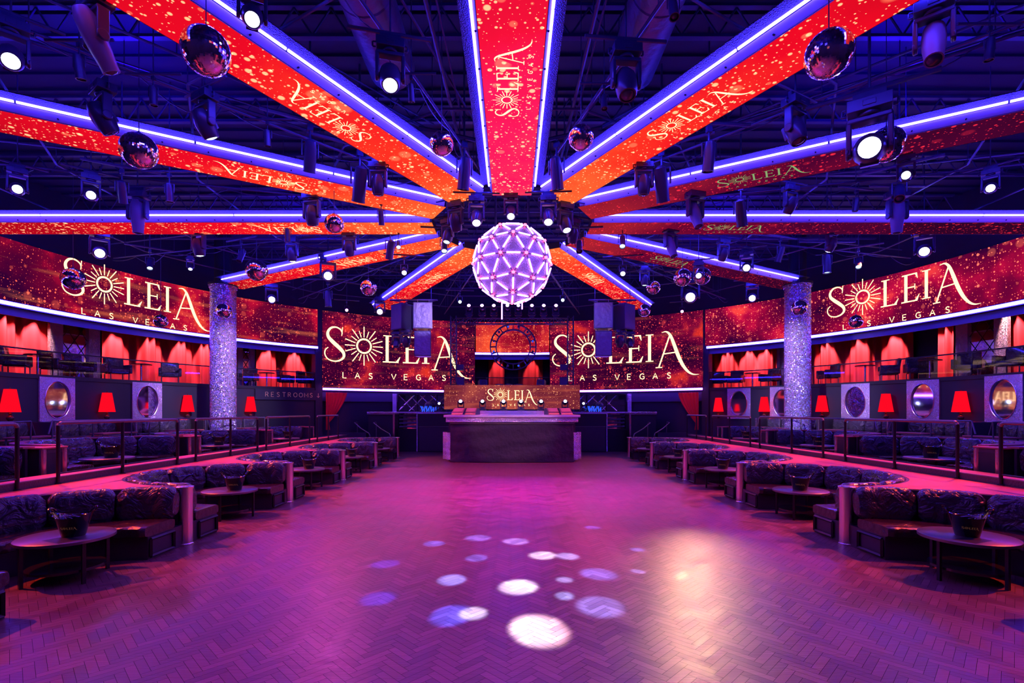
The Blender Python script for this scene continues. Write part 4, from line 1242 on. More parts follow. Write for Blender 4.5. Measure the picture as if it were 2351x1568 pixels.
def make_lamp():
    root = thing('table_lamp', 'x', 'lamp')
    mb = MB(); mb.lathe([(.07, 0), (.07, .012), (.03, .02), (.05, .06), (.085, .12), (.085, .15), (.05, .20), (.02, .22), (.045, .25), (.02, .28), (.012, .32), (.012, .36)], 24); mb.build('lamp_base', M['brass'], root)
    mb = MB(); mb.lathe([(.225, .30), (.13, .93), (.127, .93), (.22, .30)], 32); mb.f.pop(); mb.f.pop(); mb.mi = mb.mi[:-2]; mb.sm = mb.sm[:-2]; mb.build('lamp_shade', M['shade'], root)
    mb = MB(); mb.lathe([(.0001, .90), (.015, .95), (.022, .965), (.0001, .985)], 12); mb.build('finial', M['brass'], root)
    return root
lp0 = make_lamp()
LMP = [(28, 'nearest red lamp at the left edge'), (249, 'red lamp between the two left oval mirrors'), (433, 'red lamp left of the left glitter column'), (577, 'red lamp right of the left glitter column'),
       (1648, 'red lamp nearest the stage on the right wall'), (1753, 'red lamp just left of the right glitter column'), (1885, 'red lamp just right of the right glitter column'), (2031, 'red lamp between the two mirrors at far right'), (2202, 'red lamp nearest the right edge')]
for i, (X, lab) in enumerate(LMP):
    a = az_of(X, 13.66); o = lp0 if i == 0 else dup(lp0)
    o.location = pol(a, 13.78-.06, 1.66); o['label'] = lab; o['group'] = 'red shaded lamps along the lower wall'
    lamp('POINT', o.location+Vector((0, 0, .6)), None, (1, .05, .03), 14, .08)
# dark piers beside the mirrors
# restrooms header and black sheet for the shade in the doorway on the left
mb = MB(); arc_panel(mb, az_of(726), az_of(584), RW-.10, RW+.02, 2.48, 2.94, 0)
for ch, x in zip('RESTROOMS', range(9)):
    for st in U[ch]:
        for q in ribbon([(x*.235+.17*px, .19*py, .022) for px, py in st]):
            mb.quad([pol(az_of(607)-math.degrees(px*1.05/RW), RW-.106, 2.62+py) for px, py in q], 1)
for q in ribbon([(2.25, .19, .022), (2.25, 0, .022)])+ribbon([(2.19, .06, .02), (2.25, -.01, .02), (2.31, .06, .02)]):
    mb.quad([pol(az_of(607)-math.degrees(px*1.05/RW), RW-.106, 2.62+py) for px, py in q], 1)
mb2 = mb; o = mb2.build('restroom_sign', [M['navy'], M['gtb']]); tag(o, 'dark header board lettered RESTROOMS above the doorway on the left', 'sign')
mb = MB(); arc_panel(mb, az_of(726), az_of(584), RW-.01, RW+.03, .5, 2.48); struct(mb.build('doorway_shade', M['black']))

# ------------------------------------------------------------------ balcony: curtains, mirror lattices, glass rail, lounge furniture


def make_curtain(a0, a1, lab, r=16.45, z0=3.07, z1=5.72, seed=0):
    rnd = random.Random(seed); n = max(24, int(abs(a1-a0)*9)); ph = rnd.uniform(0, 6)
    rows = []
    og = pol((a0+a1)/2, r, z0)
    for j in range(5):
        z = z1+(z0-z1)*j/4; row = []
        for k in range(n+1):
            a = a0+(a1-a0)*k/n; s_ = a*2.3
            amp = .035+.05*(.5+.5*math.sin(a*.9+ph)); amp *= .7+.3*j/4
            row.append(pol(a, r+amp*math.sin(s_*2.6+1.2*math.sin(a*1.7+ph)+ .1*j), z)-og)
        rows.append(row)
    back = [[p+(Vector((p.x+og.x, p.y+og.y-13, 0)).normalized()*.012) for p in r_] for r_ in rows]
    mb = MB(); mb.grid(rows, 0, True)
    mb.grid([b_[::-1] for b_ in back], 0, True)
    o = mb.build('curtain', M['curtain'], None, og); return tag(o, lab, 'curtain')


def azc(X, r=16.45):
    return az_of(X, r)
CUR = [(-60, 108, 'red velvet curtain at the far left of the left balcony'), (232, 484, 'wide red velvet curtain between mirror lattice and glitter column on the left balcony'), (588, 760, 'red velvet curtain at the stage end of the left balcony'),
       (1600, 1783, 'red velvet curtain at the stage end of the right balcony'), (1862, 2095, 'wide red velvet curtain right of the glitter column on the right balcony'), (2155, 2192, 'narrow red velvet curtain left of the right mirror lattice'), (2318, 2420, 'red velvet curtain at the far right of the right balcony'),
       (1122, 1158, 'narrow red curtain left in the small opening behind the ring truss'), (1190, 1246, 'wider red curtain right in the small opening behind the ring truss')]
for i, (x0, x1, lab) in enumerate(CUR):
    make_curtain(azc(x0), azc(x1), lab, seed=i)
for X in (10, 75, 262, 345, 415, 470, 612, 675, 1671, 1720, 1757, 1899, 1975, 2055, 2173, 2339, 1142, 1222):
    a = azc(X); lamp('SPOT', pol(a, 15.92, 5.7), pol(a, 16.45, 3.75), (1, .45, .40), 1300 if abs(a) > 15 else 320, .02, 38, .5)
for i, (x0, x1, sd) in enumerate(((113, 228, 'left'), (2196, 2316, 'right'), (545, 584, 'left'), (1785, 1803, 'right'))):
    a0, a1 = azc(x0, 16.2), azc(x1, 16.2); ac = (a0+a1)/2; wd = abs(math.radians(a1-a0))*16.2; z0, z1 = 3.07, 5.6
    big = i < 2
    root = thing('mirror_lattice', ('mirror with diamond lattice in a wide glitter frame on the %s balcony' if big else 'narrow lattice mirror behind the %s glitter column') % sd, 'mirror', pol(ac, 16.2, z0), math.radians(ac))
    fw = .38 if big else .22; H = z1-z0
    mb = MB()
    for c_, d_ in (((-(wd-fw)/2, 0, H/2), (fw, .14, H)), (((wd-fw)/2, 0, H/2), (fw, .14, H)), ((0, 0, H-fw/2), (wd-2*fw, .14, fw))):
        mb.box(c_, d_)
    mb.build('glitter_frame', M['glitter'], root)
    mb = MB(); mb.box((0, .03, (H-fw)/2), (wd-2*fw, .02, H-fw)); mb.build('glass', M['mirror'], root)
    mb = MB(); iw = wd-2*fw; ih = H-fw; st = .42 if big else .3
    k = -ih
    while k < iw+ih:
        for sg in (1, -1):
            # line x = k + sg' z*.5 clipped to the opening
            p = []
            for t in range(41):
                z = ih*t/40; x = k+z*.62 if sg > 0 else iw-k-z*.62
                if 0 <= x <= iw: p.append((x-iw/2, .015, z))
            if len(p) > 1: mb.tube(p[0], p[-1], .014, 4)
        k += st
    mb.build('lattice', M['black'], root)
for nm_, a0, a1 in (('left', az_of(728), 122), ('right', -az_of(728), -122), ('small', az_of(1092), az_of(1261))):
    root = thing('glass_balustrade', {'left': 'clear glass balustrade with black top rail along the left balcony', 'right': 'clear glass balustrade with black top rail along the right balcony', 'small': 'short glass balustrade across the small opening behind the stage'}[nm_], 'railing', pol((a0+a1)/2, 13.9, 3.06))
    og = root.location; n = max(2, int(abs(a1-a0)/6.5))
    for i in range(n):
        b0 = a0+(a1-a0)*(i+.02)/n; b1 = a0+(a1-a0)*(i+.98)/n
        mb = MB(); arc_panel(mb, b0, b1, 13.90, 13.912, 3.05, 3.74, 0, 7); mb.v = [tuple(Vector(v)-og) for v in mb.v]; mb.build('glass_panel', M['glass'], root)
    mb = MB(); arc_panel(mb, a0, a1, 13.88, 13.93, 3.74, 3.78, 0, 2); mb.v = [tuple(Vector(v)-og) for v in mb.v]; mb.build('top_rail', M['darkrail'], root)


def make_armchair():
    root = thing('lounge_chair', 'x', 'armchair')
    mb = MB(); mb.box((0, 0, .32), (.56, .56, .18)); bevel(mb.build('seat', M['vinyl'], root), .04, 3)
    mb = MB(); mb.box((0, .28, .60), (.60, .12, .46), 0, 0, -.15); bevel(mb.build('backrest', M['vinyl'], root), .04, 3)
    for s_ in (-1, 1):
        mb = MB(); mb.box((s_*.32, .02, .42), (.10, .58, .32)); bevel(mb.build('armrest', M['vinyl'], root), .03, 3)
    for x in (-.27, .27):
        for y in (-.22, .26):
            mb = MB(); mb.tube((0, 0, 0), (0, 0, .24), .018, 8); mb.build('leg', M['rail'], root, (x, y, 0))
    return root
ac0 = make_armchair(); kk = 0
for X, lab in ((30, 'at the far left of the left balcony'), (120, 'before the left balcony mirror lattice'), (175, 'right in front of the left mirror lattice'), (262, 'left of the middle of the left balcony'), (385, 'left of the glitter column on the balcony'), (565, 'right of the left glitter column on the balcony'), (655, 'near the stage end of the left balcony'), (700, 'last before the big screen on the left balcony'),
               (1650, 'first after the big screen on the right balcony'), (1690, 'near the stage end of the right balcony'), (1770, 'left of the right glitter column on the balcony'), (1905, 'right of the right glitter column on the balcony'), (2045, 'in the middle of the right balcony'), (2115, 'in the dark gap of the right balcony'), (2230, 'before the right balcony mirror lattice'), (2335, 'at the far right of the right balcony')):
    a = az_of(X, 14.9); o = ac0 if kk == 0 else dup(ac0); kk += 1
    o.location = pol(a, 14.75, 3.06); o.rotation_euler = (0, 0, math.radians(a)+(kk*1.7 % 2-1)); o['label'] = 'dark lounge chair behind the glass '+lab; o['group'] = 'lounge chairs on the balcony'
for k, (X, lab) in enumerate(((80, 'at the far left'), (320, 'left of the glitter column'), (610, 'near the stage on the left'), (1730, 'near the stage on the right'), (1990, 'right of the glitter column'), (2140, 'at the far right'))):
    a = az_of(X, 14.6)
    root = thing('pedestal_table', 'small round balcony table behind the glass '+lab, 'table', pol(a, 14.5, 3.06), 0, 'pedestal tables on the balcony')
    mb = MB(); mb.lathe([(.32, .60), (.33, .61), (.33, .63), (.31, .64)], 28); mb.build('table_top', M['woodtop'], root)
    mb = MB(); mb.lathe([(.2, 0), (.2, .02), (.03, .04), (.03, .60)], 20); mb.build('pedestal', M['chrome'], root)

# ------------------------------------------------------------------ stage
mb = MB(); mb.box((0, 24.0, .97), (5.2, 2.9, 1.94)); o = mb.build('stage_platform', M['base']); tag(o, 'dark stage platform behind the front counter', 'stage')
# front counter with hung cloth
root = thing('front_counter', 'wide stage counter with glitter fascia and black cloth front', 'counter', (0, 19.65, 0))
mb = MB(); mb.box((0, 1.48, .88), (4.95, 2.85, 1.68)); mb.build('body', M['base'], root)
def bow(x, a=.22): return -a*(1-(x/2.65)**2)
rows = []
for j, (z, o_) in enumerate(((1.83, -.10), (1.83, 2.9))): pass
mb = MB(); n = 24
rws = []
for k in range(n+1):
    x = -2.66+5.32*k/n; y = bow(x)
    rws.append([(x, y-.06, 1.75), (x, y-.06, 1.82), (x, y-.02, 1.835), (x, 2.9, 1.835), (x, 2.9, 1.75)])
mb.grid(rws, 0, False, True); mb.quad(rws[0]); mb.quad(rws[-1][::-1]); mb.build('top', M['lip'], root)
mb = MB(); rws = [[(-2.58+5.16*k/n, bow(-2.58+5.16*k/n)+.0, z) for z in (1.56, 1.75)]+[(-2.58+5.16*k/n, bow(-2.58+5.16*k/n)+.06, z) for z in (1.75, 1.56)] for k in range(n+1)]
mb.grid(rws, 0, False, True); mb.quad(rws[0]); mb.quad(rws[-1][::-1]); mb.build('glitter_fascia', M['glitter'], root)
mb = MB(); rws = []
rnd = random.Random(3)
for k in range(49):
    x = -2.40+4.80*k/48; r_ = []
    for j in range(13):
        z = 1.50-1.48*j/12; sag = .06*math.sin(PI*j/12)
        y = bow(x, .26)+.02-.05*j/12+.018*math.sin(k*.55+j*.25)*(j/12)+.012*math.sin(j*1.4+k*.12)
        r_.append((x, y, z+.03*math.sin(PI*k/48)*(-1 if j == 0 else .0)))
    r_ += [(p[0], p[1]+.012, p[2]) for p in r_[::-1]]
    rws.append(r_)
mb.grid(rws, 0, True, True); mb.build('cloth_front', M['cloth'], root)
mb = MB(); rws = [[(-2.42+4.84*k/n, bow(-2.42+4.84*k/n, .24)-.03, z) for z in (1.49, 1.53)]+[(-2.42+4.84*k/n, bow(-2.42+4.84*k/n, .24), z) for z in (1.53, 1.49)] for k in range(n+1)]
mb.grid(rws, 0, False, True); mb.quad(rws[0]); mb.quad(rws[-1][::-1]); mb.build('cloth_batten', M['rail'], root)
for x, y in ((-2.48, .05), (2.48, .05), (-2.66, .42), (2.66, .42)):
    mb = MB(); mb.box((0, 0, .62), (.16, .16, 1.06)); mb.build('glitter_post', M['glitter'], root, (x, y, 0))
# riser with glitter strip
mb = MB(); mb.box((0, 22.0, 1.92), (3.4, .9, .17)); o = mb.build('glitter_riser', M['glitter']); tag(o, 'low glitter faced riser at the back of the front counter', 'riser')
for sx, nm in ((-1, 'left'), (1, 'right')):
    root = thing('stage_cabinet', 'black panelled stage cabinet with glitter top edge %s of the front counter' % nm, 'cabinet', (sx*3.60, 24.9, 0))
    mb = MB(); mb.box((0, 0, .93), (1.94, 1.0, 1.84)); mb.build('body', M['black'], root)
    mb = MB(); mb.box((0, -.03, 1.90), (2.0, 1.1, .10)); mb.build('glitter_top', M['glitter'], root)
    mb = MB(); mb.box((0, -.515, .62), (1.80, .03, 1.14)); mb.build('lower_panel', M['base'], root)
    mb = MB(); mb.box((0, -.52, 1.23), (1.84, .03, .03)); mb.build('shelf_edge', M['rail'], root)
    mb = MB(); mb.box((sx*.99, -.5, .95), (.05, .08, 1.88)); mb.build('glitter_edge', M['glitter'], root)
    root = thing('mirror_cabinet', 'tall cabinet with mirrored pipework window %s of the stage cabinet' % ('left' if sx < 0 else 'right'), 'cabinet', (sx*5.13, 25.0, 0))
    mb = MB(); mb.box((0, .05, .55), (1.06, .8, 1.1)); mb.build('body', M['black'], root)
    mb = MB(); mb.box((0, .1, 1.5), (1.04, .04, .78)); mb.build('mirror_back', M['mirror'], root)
    mb = MB()
    for k in range(4):
        mb.tube((-.45, -.05, 1.2+k*.18), (.45, -.02+.05*(k % 2), 1.22+k*.18), .05, 10)
    mb.build('pipework', M['duct'], root)
    mb = MB(); mb.box((0, 0, 1.92), (1.1, .85, .06)); mb.build('top', M['lip'], root)
    mb = MB(); mb.box((sx*.5, -.33, 1.5), (.05, .05, .80)); mb.build('upright', M['chrome'], root); 
    mb.build('upright', M['chrome'], root, (-sx*1.0, 0, 0))
    # criss cross lattice rail above the cabinets
    root = thing('lattice_rail', 'black railing with criss cross mirror lattice above the stage cabinets on the %s' % nm, 'railing', (sx*4.3, 25.45, 1.95))
    mb = MB(); mb.box((0, .10, .48), (2.9, .03, .86)); mb.build('mirror_back', M['mirror'], root)
    mb = MB()
    for z in (.02, .32, .85): mb.tube((-1.45, 0, z), (1.45, 0, z), .018, 6)
    for x in (-1.45, -.5, .5, 1.45): mb.tube((x, 0, 0), (x, 0, .9), .018, 6)
    mb.build('rail_frame', M['darkrail'], root)
    mb = MB()
    for k in range(-1, 6):
        mb.tube((-1.45+k*.55, .03, .04), (-1.45+k*.55+.8, .03, .84), .022, 6) if -1.45+k*.55+.8 < 1.5 and k >= 0 else None
        mb.tube((-1.45+k*.55+.8, .05, .04), (-1.45+k*.55, .05, .84), .022, 6) if -1.45+k*.55+.8 < 1.5 and k >= 0 else None
    mb.build('lattice', M['chrome'], root)
    mb = MB(); mb.box((sx*1.62, 0, .42), (.2, .12, .98)); mb.build('glitter_end', M['glitter'], root)
    # bar counter beyond
    root = thing('bar_counter', 'small black bar counter with silver edge on the %s between stairs and stage' % nm, 'counter', (sx*6.15, 24.1, 0))
    mb = MB(); mb.box((0, 0, .93), (1.22, .8, 1.86)); mb.build('body', M['black'], root)
    mb = MB(); mb.box((0, -.02, 1.88), (1.32, .9, .13)); bevel(mb.build('counter_edge', M['chrome'], root), .02)
    mb = MB(); mb.box((-sx*.6, -.42, .93), (.08, .06, 1.86)); mb.build('steel_corner', M['chrome'], root)
    # stair handrails
    for k, (x, y) in enumerate(((7.3, 22.6), (6.3, 22.2))):
        root = thing('stair_rail', 'curved steel handrail by the %s stairs to the stage, %s' % (nm, ('outer', 'inner')[k]), 'handrail', (sx*x, y, 0))
        mb = MB(); mb.path([(0, 1.2, .3), (0, 1.2, 1.42), (0, 1.15, 1.47), (0, .75, 1.45), (-sx*.5, .1, 1.2), (-sx*1.0, -.4, 1.0), (-sx*1.05, -.45, .9), (-sx*1.05, -.45, 0)], .022, 8); mb.build('top_rail', M['rail'], root)
    # steps
    mb = MB()
    for k in range(4): mb.box((sx*7.55, 22.9+k*.3, .12+k*.12), (1.4, .3, .24+k*.24))
    o = mb.build('stair_steps', M['base']); tag(o, 'dark steps rising beside the stage on the %s' % nm, 'stairs')
    for k, (X, Y) in enumerate(((816, 972), (828, 965)) if sx < 0 else ((1521, 963), (1533, 969))):
        root = thing('wall_sconce', 'tiny golden lamp %s of the pair by the %s stairs' % (('left', 'right')[k], nm), 'lamp', at(X, Y, d=25.0))
        mb = MB(); mb.lathe([(.0001, -.03), (.03, -.02), (.035, 0), (.03, .02), (.0001, .03)], 12); mb.build('bulb', M['gold'], root)
        mb = MB(); mb.tube((0, .02, 0), (0, .45, 0), .012, 6); mb.box((0, .2, 0), (.05, .02, .08)); mb.build('bracket', M['rail'], root)
    # tied back red curtain
    a0 = az_of(742 if sx < 0 else 1610); a1 = az_of(792 if sx < 0 else 1562); mb = MB(); rows = []
    for j in range(17):
        u = j/16; z = 2.86-1.75*u
        ww = 1.0-.86*min(1, (u/.82))**1.5 if u < .82 else .14+.06*(u-.82)/.18
        row = []
        for k in range(37):
            v = k/36; a = a0+(a1-a0)*v*ww
            row.append(pol(a, RW-.35+.045*math.sin(v*38)*(.4+.6*ww), z))
        rows.append(row)
    og = rows[0][0]
    mb.grid([[p-og for p in r_] for r_ in rows], 0, True); mb.grid([[p-og+Vector((0, .012, 0)) for p in r_[::-1]] for r_ in rows], 0, True)
    o = mb.build('tied_curtain', M['curtain'], None, og); tag(o, 'red curtain tied to one side below the big screen %s of the stage' % nm, 'curtain')
    lamp('SPOT', pol((a0+a1)/2, RW-2.5, 4.6), pol(a0, RW-.4, 2.2), (1, .15, .1), 120, .05, 45, .6)

# LED banner on the stage with its lettering
root = thing('led_banner', 'long pink red LED banner lettered in white gold across the stage front', 'screen', (0, 23.9, 1.95))
mb = MB(); hw_ = 3.22
mb.quad([(-hw_, 0, .12), (hw_, 0, .12), (hw_, 0, 1.27), (-hw_, 0, 1.27)], 0, [(0, 0), (6.44, 0), (6.44, 1.15), (0, 1.15)])
logo_on(mb, lambda x, y: (-1.19+x*.455, -.006, .56+y*.455))
mb.build('display', [M['scr_banner'], M['gt']], root)
mb = MB(); mb.box((0, .06, .69), (2*hw_, .11, 1.16)); 
for k in range(8): mb.box((-2.9+k*.83, .06, .06), (.06, .1, .12))
mb.build('cabinet', M['steel'], root)
# dj table and gear behind
root = thing('dj_table', 'dark dj table standing behind the LED banner', 'table', (0, 24.9, 1.94))
mb = MB(); mb.box((0, 0, 1.22), (2.6, .7, .06)); mb.build('table_top', M['black'], root)
for x in (-1.2, 1.2):
    for y in (-.3, .3): mb = MB(); mb.tube((0, 0, 0), (0, 0, 1.2), .03, 8); mb.build('leg', M['black'], root, (x, y, 0))
for k, (x, wd, lab) in enumerate(((-.62, .42, 'left media player on the dj table'), (-.15, .36, 'mixer in the middle of the dj table'), (.32, .42, 'right media player on the dj table'))):
    root = thing('dj_deck', 'black '+lab, 'dj equipment', (x, 24.85, 3.19))
    mb = MB(); mb.box((0, 0, .06), (wd, .36, .10)); bevel(mb.build('body', M['fix'], root), .01)
    mb = MB(); mb.lathe([(.12, .11), (.12, .122), (.10, .126)], 20); mb.build('jog_wheel', M['rail'], root)
for sx, nm in ((-1, 'left'), (1, 'right')):
    root = thing('booth_monitor', 'small slanted monitor speaker on the %s of the dj table' % nm, 'speaker', (sx*1.45, 25.0, 3.17), -sx*.4)
    mb = MB(); P_ = [(-.2, -.2, 0), (.2, -.2, 0), (.2, .2, 0), (-.2, .2, 0), (-.2, -.08, .38), (.2, -.08, .38), (.2, .15, .30), (-.2, .15, .30)]
    mb.v = P_; mb.f = [(0, 3, 2, 1), (4, 5, 6, 7), (0, 1, 5, 4), (1, 2, 6, 5), (2, 3, 7, 6), (3, 0, 4, 7)]; mb.mi = [0]*6; mb.sm = [False]*6
    bevel(mb.build('cabinet', M['fix'], root), .01)
    mb = MB(); mb.tube((0, -.15, .2), (0, -.165, .197), .13, 20); mb.build('speaker_cone', M['rail'], root)
    mb = MB(); mb.box((0, 0, -.6), (.5, .4, 1.2)); mb.build('stand', M['black'], root)
    # side subs at the foot of the truss towers
    root = thing('stage_speaker', 'upright black speaker box at the foot of the %s truss tower' % nm, 'speaker', (sx*2.5, 24.6, 1.94))
    mb = MB(); mb.box((0, 0, .85), (.36, .36, 1.70)); bevel(mb.build('cabinet', M['fix'], root), .01); mb = MB(); mb.box((0, -.19, 1.3), (.30, .012, .7)); mb.build('grille', M['steel'], root)
    # wedges lit red on the counter
    for k in range(2):
        root = thing('floor_wedge', 'red lit wedge monitor on the front counter, %s of the %s pair' % (('outer', 'inner')[k], nm), 'speaker', (sx*(2.12-.50*k), 20.35+.05*k, 1.835), sx*.25)
        mb = MB(); prof = [(-.30, 0), (.30, 0), (.30, .16), (.20, .27), (.0, .27), (-.22, .12), (-.30, .04)]
        L0 = [(-.24, y, z) for y, z in prof]; L1 = [(.24, y, z) for y, z in prof]
        mb.grid([L0, L1], 0, False, True); mb.quad(L0); mb.quad(L1[::-1]); bevel(mb.build('cabinet', M['fix'], root), .012)
        mb = MB(); mb.quad([(-.20, -.225, .13), (.20, -.225, .13), (.20, -.015, .275), (-.20, -.015, .275)]); mb.quad([(-.20, -.015, .275), (.20, -.015, .275), (.20, .19, .276), (-.20, .19, .276)]); mb.build('grille', M['duct'], root)
lamp('SPOT', (0, 13.5, 4.6), (0, 19.8, 1.7), (1, .42, .5), 800, .1, 34, .5)  # added spot that brightens the counter's glitter fascia
lamp('SPOT', (-4.5, 17.5, 6.3), (-1.9, 20.5, 1.9), (1, .05, .03), 6500, .1, 16, .5)
lamp('SPOT', (4.5, 17.5, 6.3), (1.9, 20.5, 1.9), (1, .05, .03), 6500, .1, 16, .5)
# row of moving heads on the stage and blue folded stands
for i, X in enumerate((1058, 1108, 1156, 1196, 1242, 1297)):
    place_fixture(X, 923, 'round', 'hot' if i in (0, 2, 5) else 'white', 'lit moving head before the LED banner, %s from the left' % ['first', 'second', 'third', 'fourth', 'fifth', 'sixth'][i], tilt=-FAC if False else FAC+PI*0, s=.85, d=23.2, up=True, zb=1.94, group='moving heads before the LED banner')
for X, lab in ((1009, 'left'), (1339, 'right')):
    place_fixture(X, 922, 'round', 'white', 'lit moving head beside the %s end of the LED banner' % lab, tilt=FAC, s=.7, d=24.8, up=True, zb=1.95, group='moving heads beside the banner')
for sx, nm in ((-1, 'left'), (1, 'right')):
    mb = MB()
    for k in range(3):
        x = k*.22; mb.box((x, 0, .12), (.035, .1, .30), 0, 0, 0); mb.box((x+.11, 0, .10), (.03, .1, .22))
        mb.tube((x-.08, 0, .28), (x+.02, 0, .02), .025, 6); mb.tube((x+.02, 0, .02), (x+.12, 0, .22), .025, 6)
    o = mb.build('folded_stand', M['blueglow'], None, (sx*4.1-.3, 24.7, 1.955)); tag(o, 'blue glowing folded metal stands on the cabinet %s of the banner' % nm, 'stand')  # blue light on the metal is given as its own glow
    mb = MB(); mb.lathe([(.0001, 0), (.14, .01), (.20, .06), (.20, .10), (.10, .34), (.09, .36), (.0001, .37)], 20); R = Matrix.Rotation(PI/2, 4, 'X'); mb.v = [tuple(R @ Vector(v)+Vector((0, 0, .30))) for v in mb.v]; mb.box((0, -.1, .06), (.12, .2, .12))
    o = mb.build('stage_fan', M['fix'], None, (sx*4.25+.1, 25.15, 1.955)); tag(o, 'dark round stage blower on the cabinet %s of the banner' % nm, 'fan')

# ------------------------------------------------------------------ trusses


def truss(mb, a, b, wd=.28, n=None, r=.022):
    a = Vector(a); b = Vector(b); d = (b-a); L0 = d.length; d.normalize()
    up = Vector((0, 1, 0)); side = d.cross(up).normalized()
    C_ = [(up*s1+side*s2)*wd/2 for s1, s2 in ((1, 1), (1, -1), (-1, -1), (-1, 1))]
    for c_ in C_: mb.tube(a+c_, b+c_, r, 6)
    n = n or max(2, int(L0/wd/1.2))
    for i in range(n):
        p = a+d*L0*i/n; q = a+d*L0*(i+1)/n
        for k in range(4):
            c0, c1 = C_[k], C_[(k+1) % 4]
            mb.tube(p+(c0 if i % 2 else c1), q+(c1 if i % 2 else c0), r*.6, 5); mb.tube(p+c0, p+c1, r*.6, 5)
root = thing('goal_post_truss', 'dark lighting truss goal post standing over the dj table', 'truss', (0, 25.0, 1.94))
for sx in (-1, 1):
    mb = MB(); truss(mb, (sx*2.9, 0, 0), (sx*2.9, 0, 4.75)); mb.box((sx*2.9, 0, .01), (.5, .5, .02)); mb.build('tower', M['pipe'], root)
    mb = MB(); mb.box((sx*2.55, -.1, 2.2), (.34, .25, .28)); mb.build('junction_box', M['fix'], root)
mb = MB(); truss(mb, (-2.75, 0, 4.50), (2.75, 0, 4.50)); mb.build('top_beam', M['pipe'], root)
root = thing('ring_truss', 'round dark truss ring with small lamps hung in front of the stage screen', 'truss', (.06, 24.7, 5.13))
mb = MB(); n = 40
for R_, y in ((1.12, -.12), (.84, -.12), (1.12, .12), (.84, .12)):
    mb.path([(R_*math.cos(2*PI*k/n), y, R_*math.sin(2*PI*k/n)) for k in range(n+1)], .028, 6)
for k in range(20):
    a = 2*PI*k/20; c_, s_ = math.cos(a), math.sin(a); mb.tube((.84*c_, -.12, .84*s_), (1.12*c_, -.12, 1.12*s_), .02, 5); mb.tube((.84*c_, .12, .84*s_), (1.12*c_, .12, 1.12*s_), .02, 5); mb.tube((1.12*c_, -.12, 1.12*s_), (1.12*math.cos(a+.157), .12, 1.12*math.sin(a+.157)), .016, 5)
mb.build('ring', M['pipe'], root)
for k in range(12):
    a = 2*PI*k/12+.26; mb = MB(); mb.tube((0, .06, 0), (0, -.06, 0), .055, 12, 0); mb.tube((0, -.06, 0), (0, -.07, 0), .045, 12, 1); mb.build('ring_lamp', [M['fix'], M['blueglow'] if k % 3 == 0 else M['off']], root, (.98*math.cos(a), -.2, .98*math.sin(a)))
for x in (-.5, .5): mb = MB(); mb.tube((x, 0, 1.0), (x, 0, 1.32), .012, 5); mb.build('hanging_chain', M['pipe'], root)
for i, X in enumerate((1077, 1107, 1134, 1165, 1190, 1221, 1248, 1276)):
    place_fixture(X, 713, 'round', 'lav', 'lavender lamp on the goal post truss, %s from the left' % ['first', 'second', 'third', 'fourth', 'fifth', 'sixth', 'seventh', 'eighth'][i], tilt=FAC, s=.95, d=24.86, up=True, zb=6.605, group='lamps along the top of the truss')

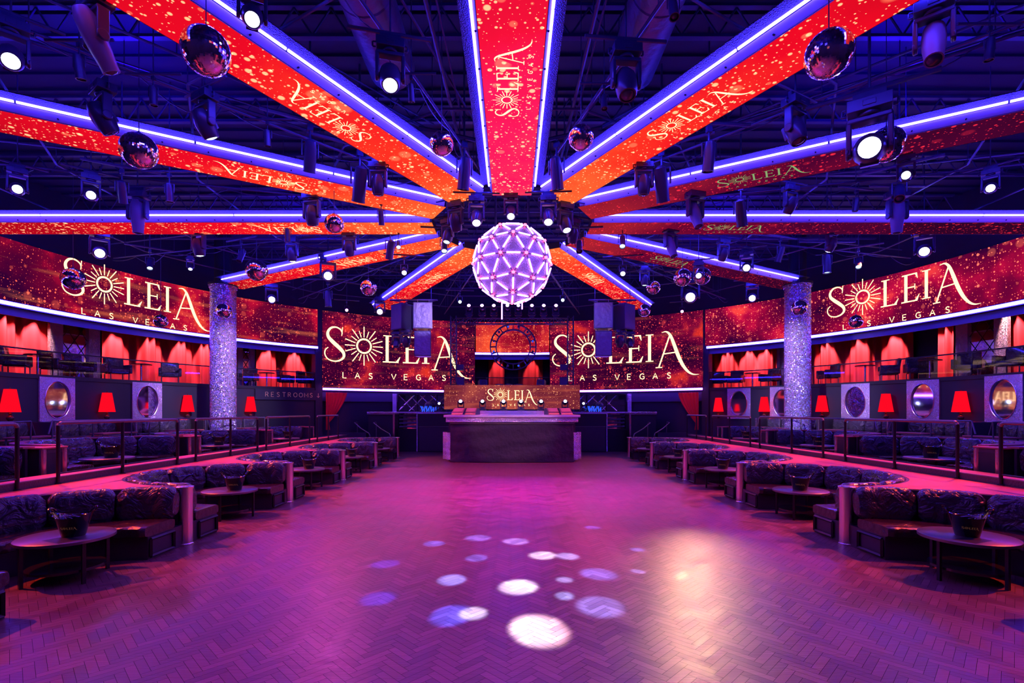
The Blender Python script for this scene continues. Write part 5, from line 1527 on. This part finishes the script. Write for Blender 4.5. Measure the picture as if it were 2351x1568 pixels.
# ------------------------------------------------------------------ hanging speakers
for sx, nm, XA in ((-1, 'left', 972), (1, 'right', 1384)):
    pA = at(XA, 727, d=20)
    def spk(loc, wd, h, dp, rz, lab, rx=0.):
        root = thing('hanging_speaker', lab, 'speaker', loc, rz, 'hanging speakers on the %s' % nm)
        mb = MB(); k = .72
        F0 = [(-wd/2, -dp/2), (wd/2, -dp/2), (wd/2*k, dp/2), (-wd/2*k, dp/2)]
        lo = [(x, y, -h/2) for x, y in F0]; hi = [(x, y, h/2) for x, y in F0]
        mb.quad(lo[::-1]); mb.quad(hi)
        for q in range(4): mb.quad([lo[q], lo[(q+1) % 4], hi[(q+1) % 4], hi[q]])
        o = mb.build('cabinet', M['fix'], root); bevel(o, .02)
        mb = MB(); mb.box((0, -dp/2-.01, 0), (wd*.92, .02, h*.94)); mb.build('grille', M['duct'], root)
        mb = MB()
        for x in (-wd*.3, wd*.3): mb.tube((x, 0, h/2), (x, 0, h/2+.18), .012, 5)
        mb.box((0, 0, h/2+.03), (wd*.7, .08, .04)); mb.build('rigging', M['rail'], root)
        return root
    spk(pA, .74, 1.02, .62, -sx*.10, 'tall hanging speaker facing the floor, inner one of the upper %s pair' % nm)
    spk(pA+Vector((sx*.86, .22, 0)), .74, 1.02, .62, sx*.75, 'tall hanging speaker turned outward in the upper %s pair' % nm)
    spk(pA+Vector((sx*-.02, .0, -1.10)), .66, .98, .60, 0, 'lower hanging speaker under the upper %s pair' % nm)
    root = thing('speaker_bar', 'dark rigging bar carrying the hanging speakers on the %s' % nm, 'truss', pA+Vector((sx*.4, .1, .68)))
    mb = MB(); mb.tube((-.95, 0, 0), (.95, 0, 0), .035, 8); mb.tube((-.95, 0, 0), (-.6, .3, 0), .02, 6); mb.tube((.95, 0, 0), (.6, .3, 0), .02, 6); mb.build('bar', M['steel'], root)
    for x in (-.7, .7): mb = MB(); mb.tube((x, 0, 0), (x, 0, 8.1-root.location.z), .012, 6); mb.build('chain', M['pipe'], root)
    place_fixture(XA+sx*40, 785, 'round', 'off', 'unlit moving head under the outward turned speaker on the %s' % nm, tilt=.5, s=1.1, d=20.1, group='x')['group'] = 'lights under the speakers'
    place_fixture(XA+sx*62, 787, 'round', 'off', 'outermost unlit moving head under the outward turned speaker on the %s' % nm, tilt=-.3, s=1.0, d=20.3, group='x')['group'] = 'lights under the speakers'
# a lavender lamp rakes the left speaker fronts
lamp('SPOT', (-2.5, 15.5, 6.2), (-3.5, 20, 5.7), (.6, .4, 1), 900, .1, 22, .5)
lamp('SPOT', (2.5, 15.5, 6.2), (3.5, 20, 5.7), (.3, .25, 1), 160, .1, 22, .5)

# cables looped along the radial pipes
for az in (15, -15, 45, -45, 75, -75, 105, -105, 135, -135):
    mb = MB(); pts = []; q = 3.0; k = 0
    while q < 12.6:
        for j in range(6):
            u = j/6; pts.append((q+1.2*u, -.03-.04*math.sin(u*PI), -.03-(.14+.10*math.sin(k*2.3+az))*math.sin(u*PI)))
        q += 1.2; k += 1
    mb.path(pts, .009, 5)
    o = mb.build('power_cable', M['fix'], None, (0, 13, 7.0)); o.rotation_euler = (0, 0, -PI/2-math.radians(az))
    tag(o, 'dark power cable looped under the radial pipe %s on the %s' % ({15: 'beside the middle beam', 45: 'between the uppermost side beams', 75: 'above the level beam', 105: 'below the level beam', 135: 'between the lowest beams'}[abs(az)], 'left' if az > 0 else 'right'), 'cable')
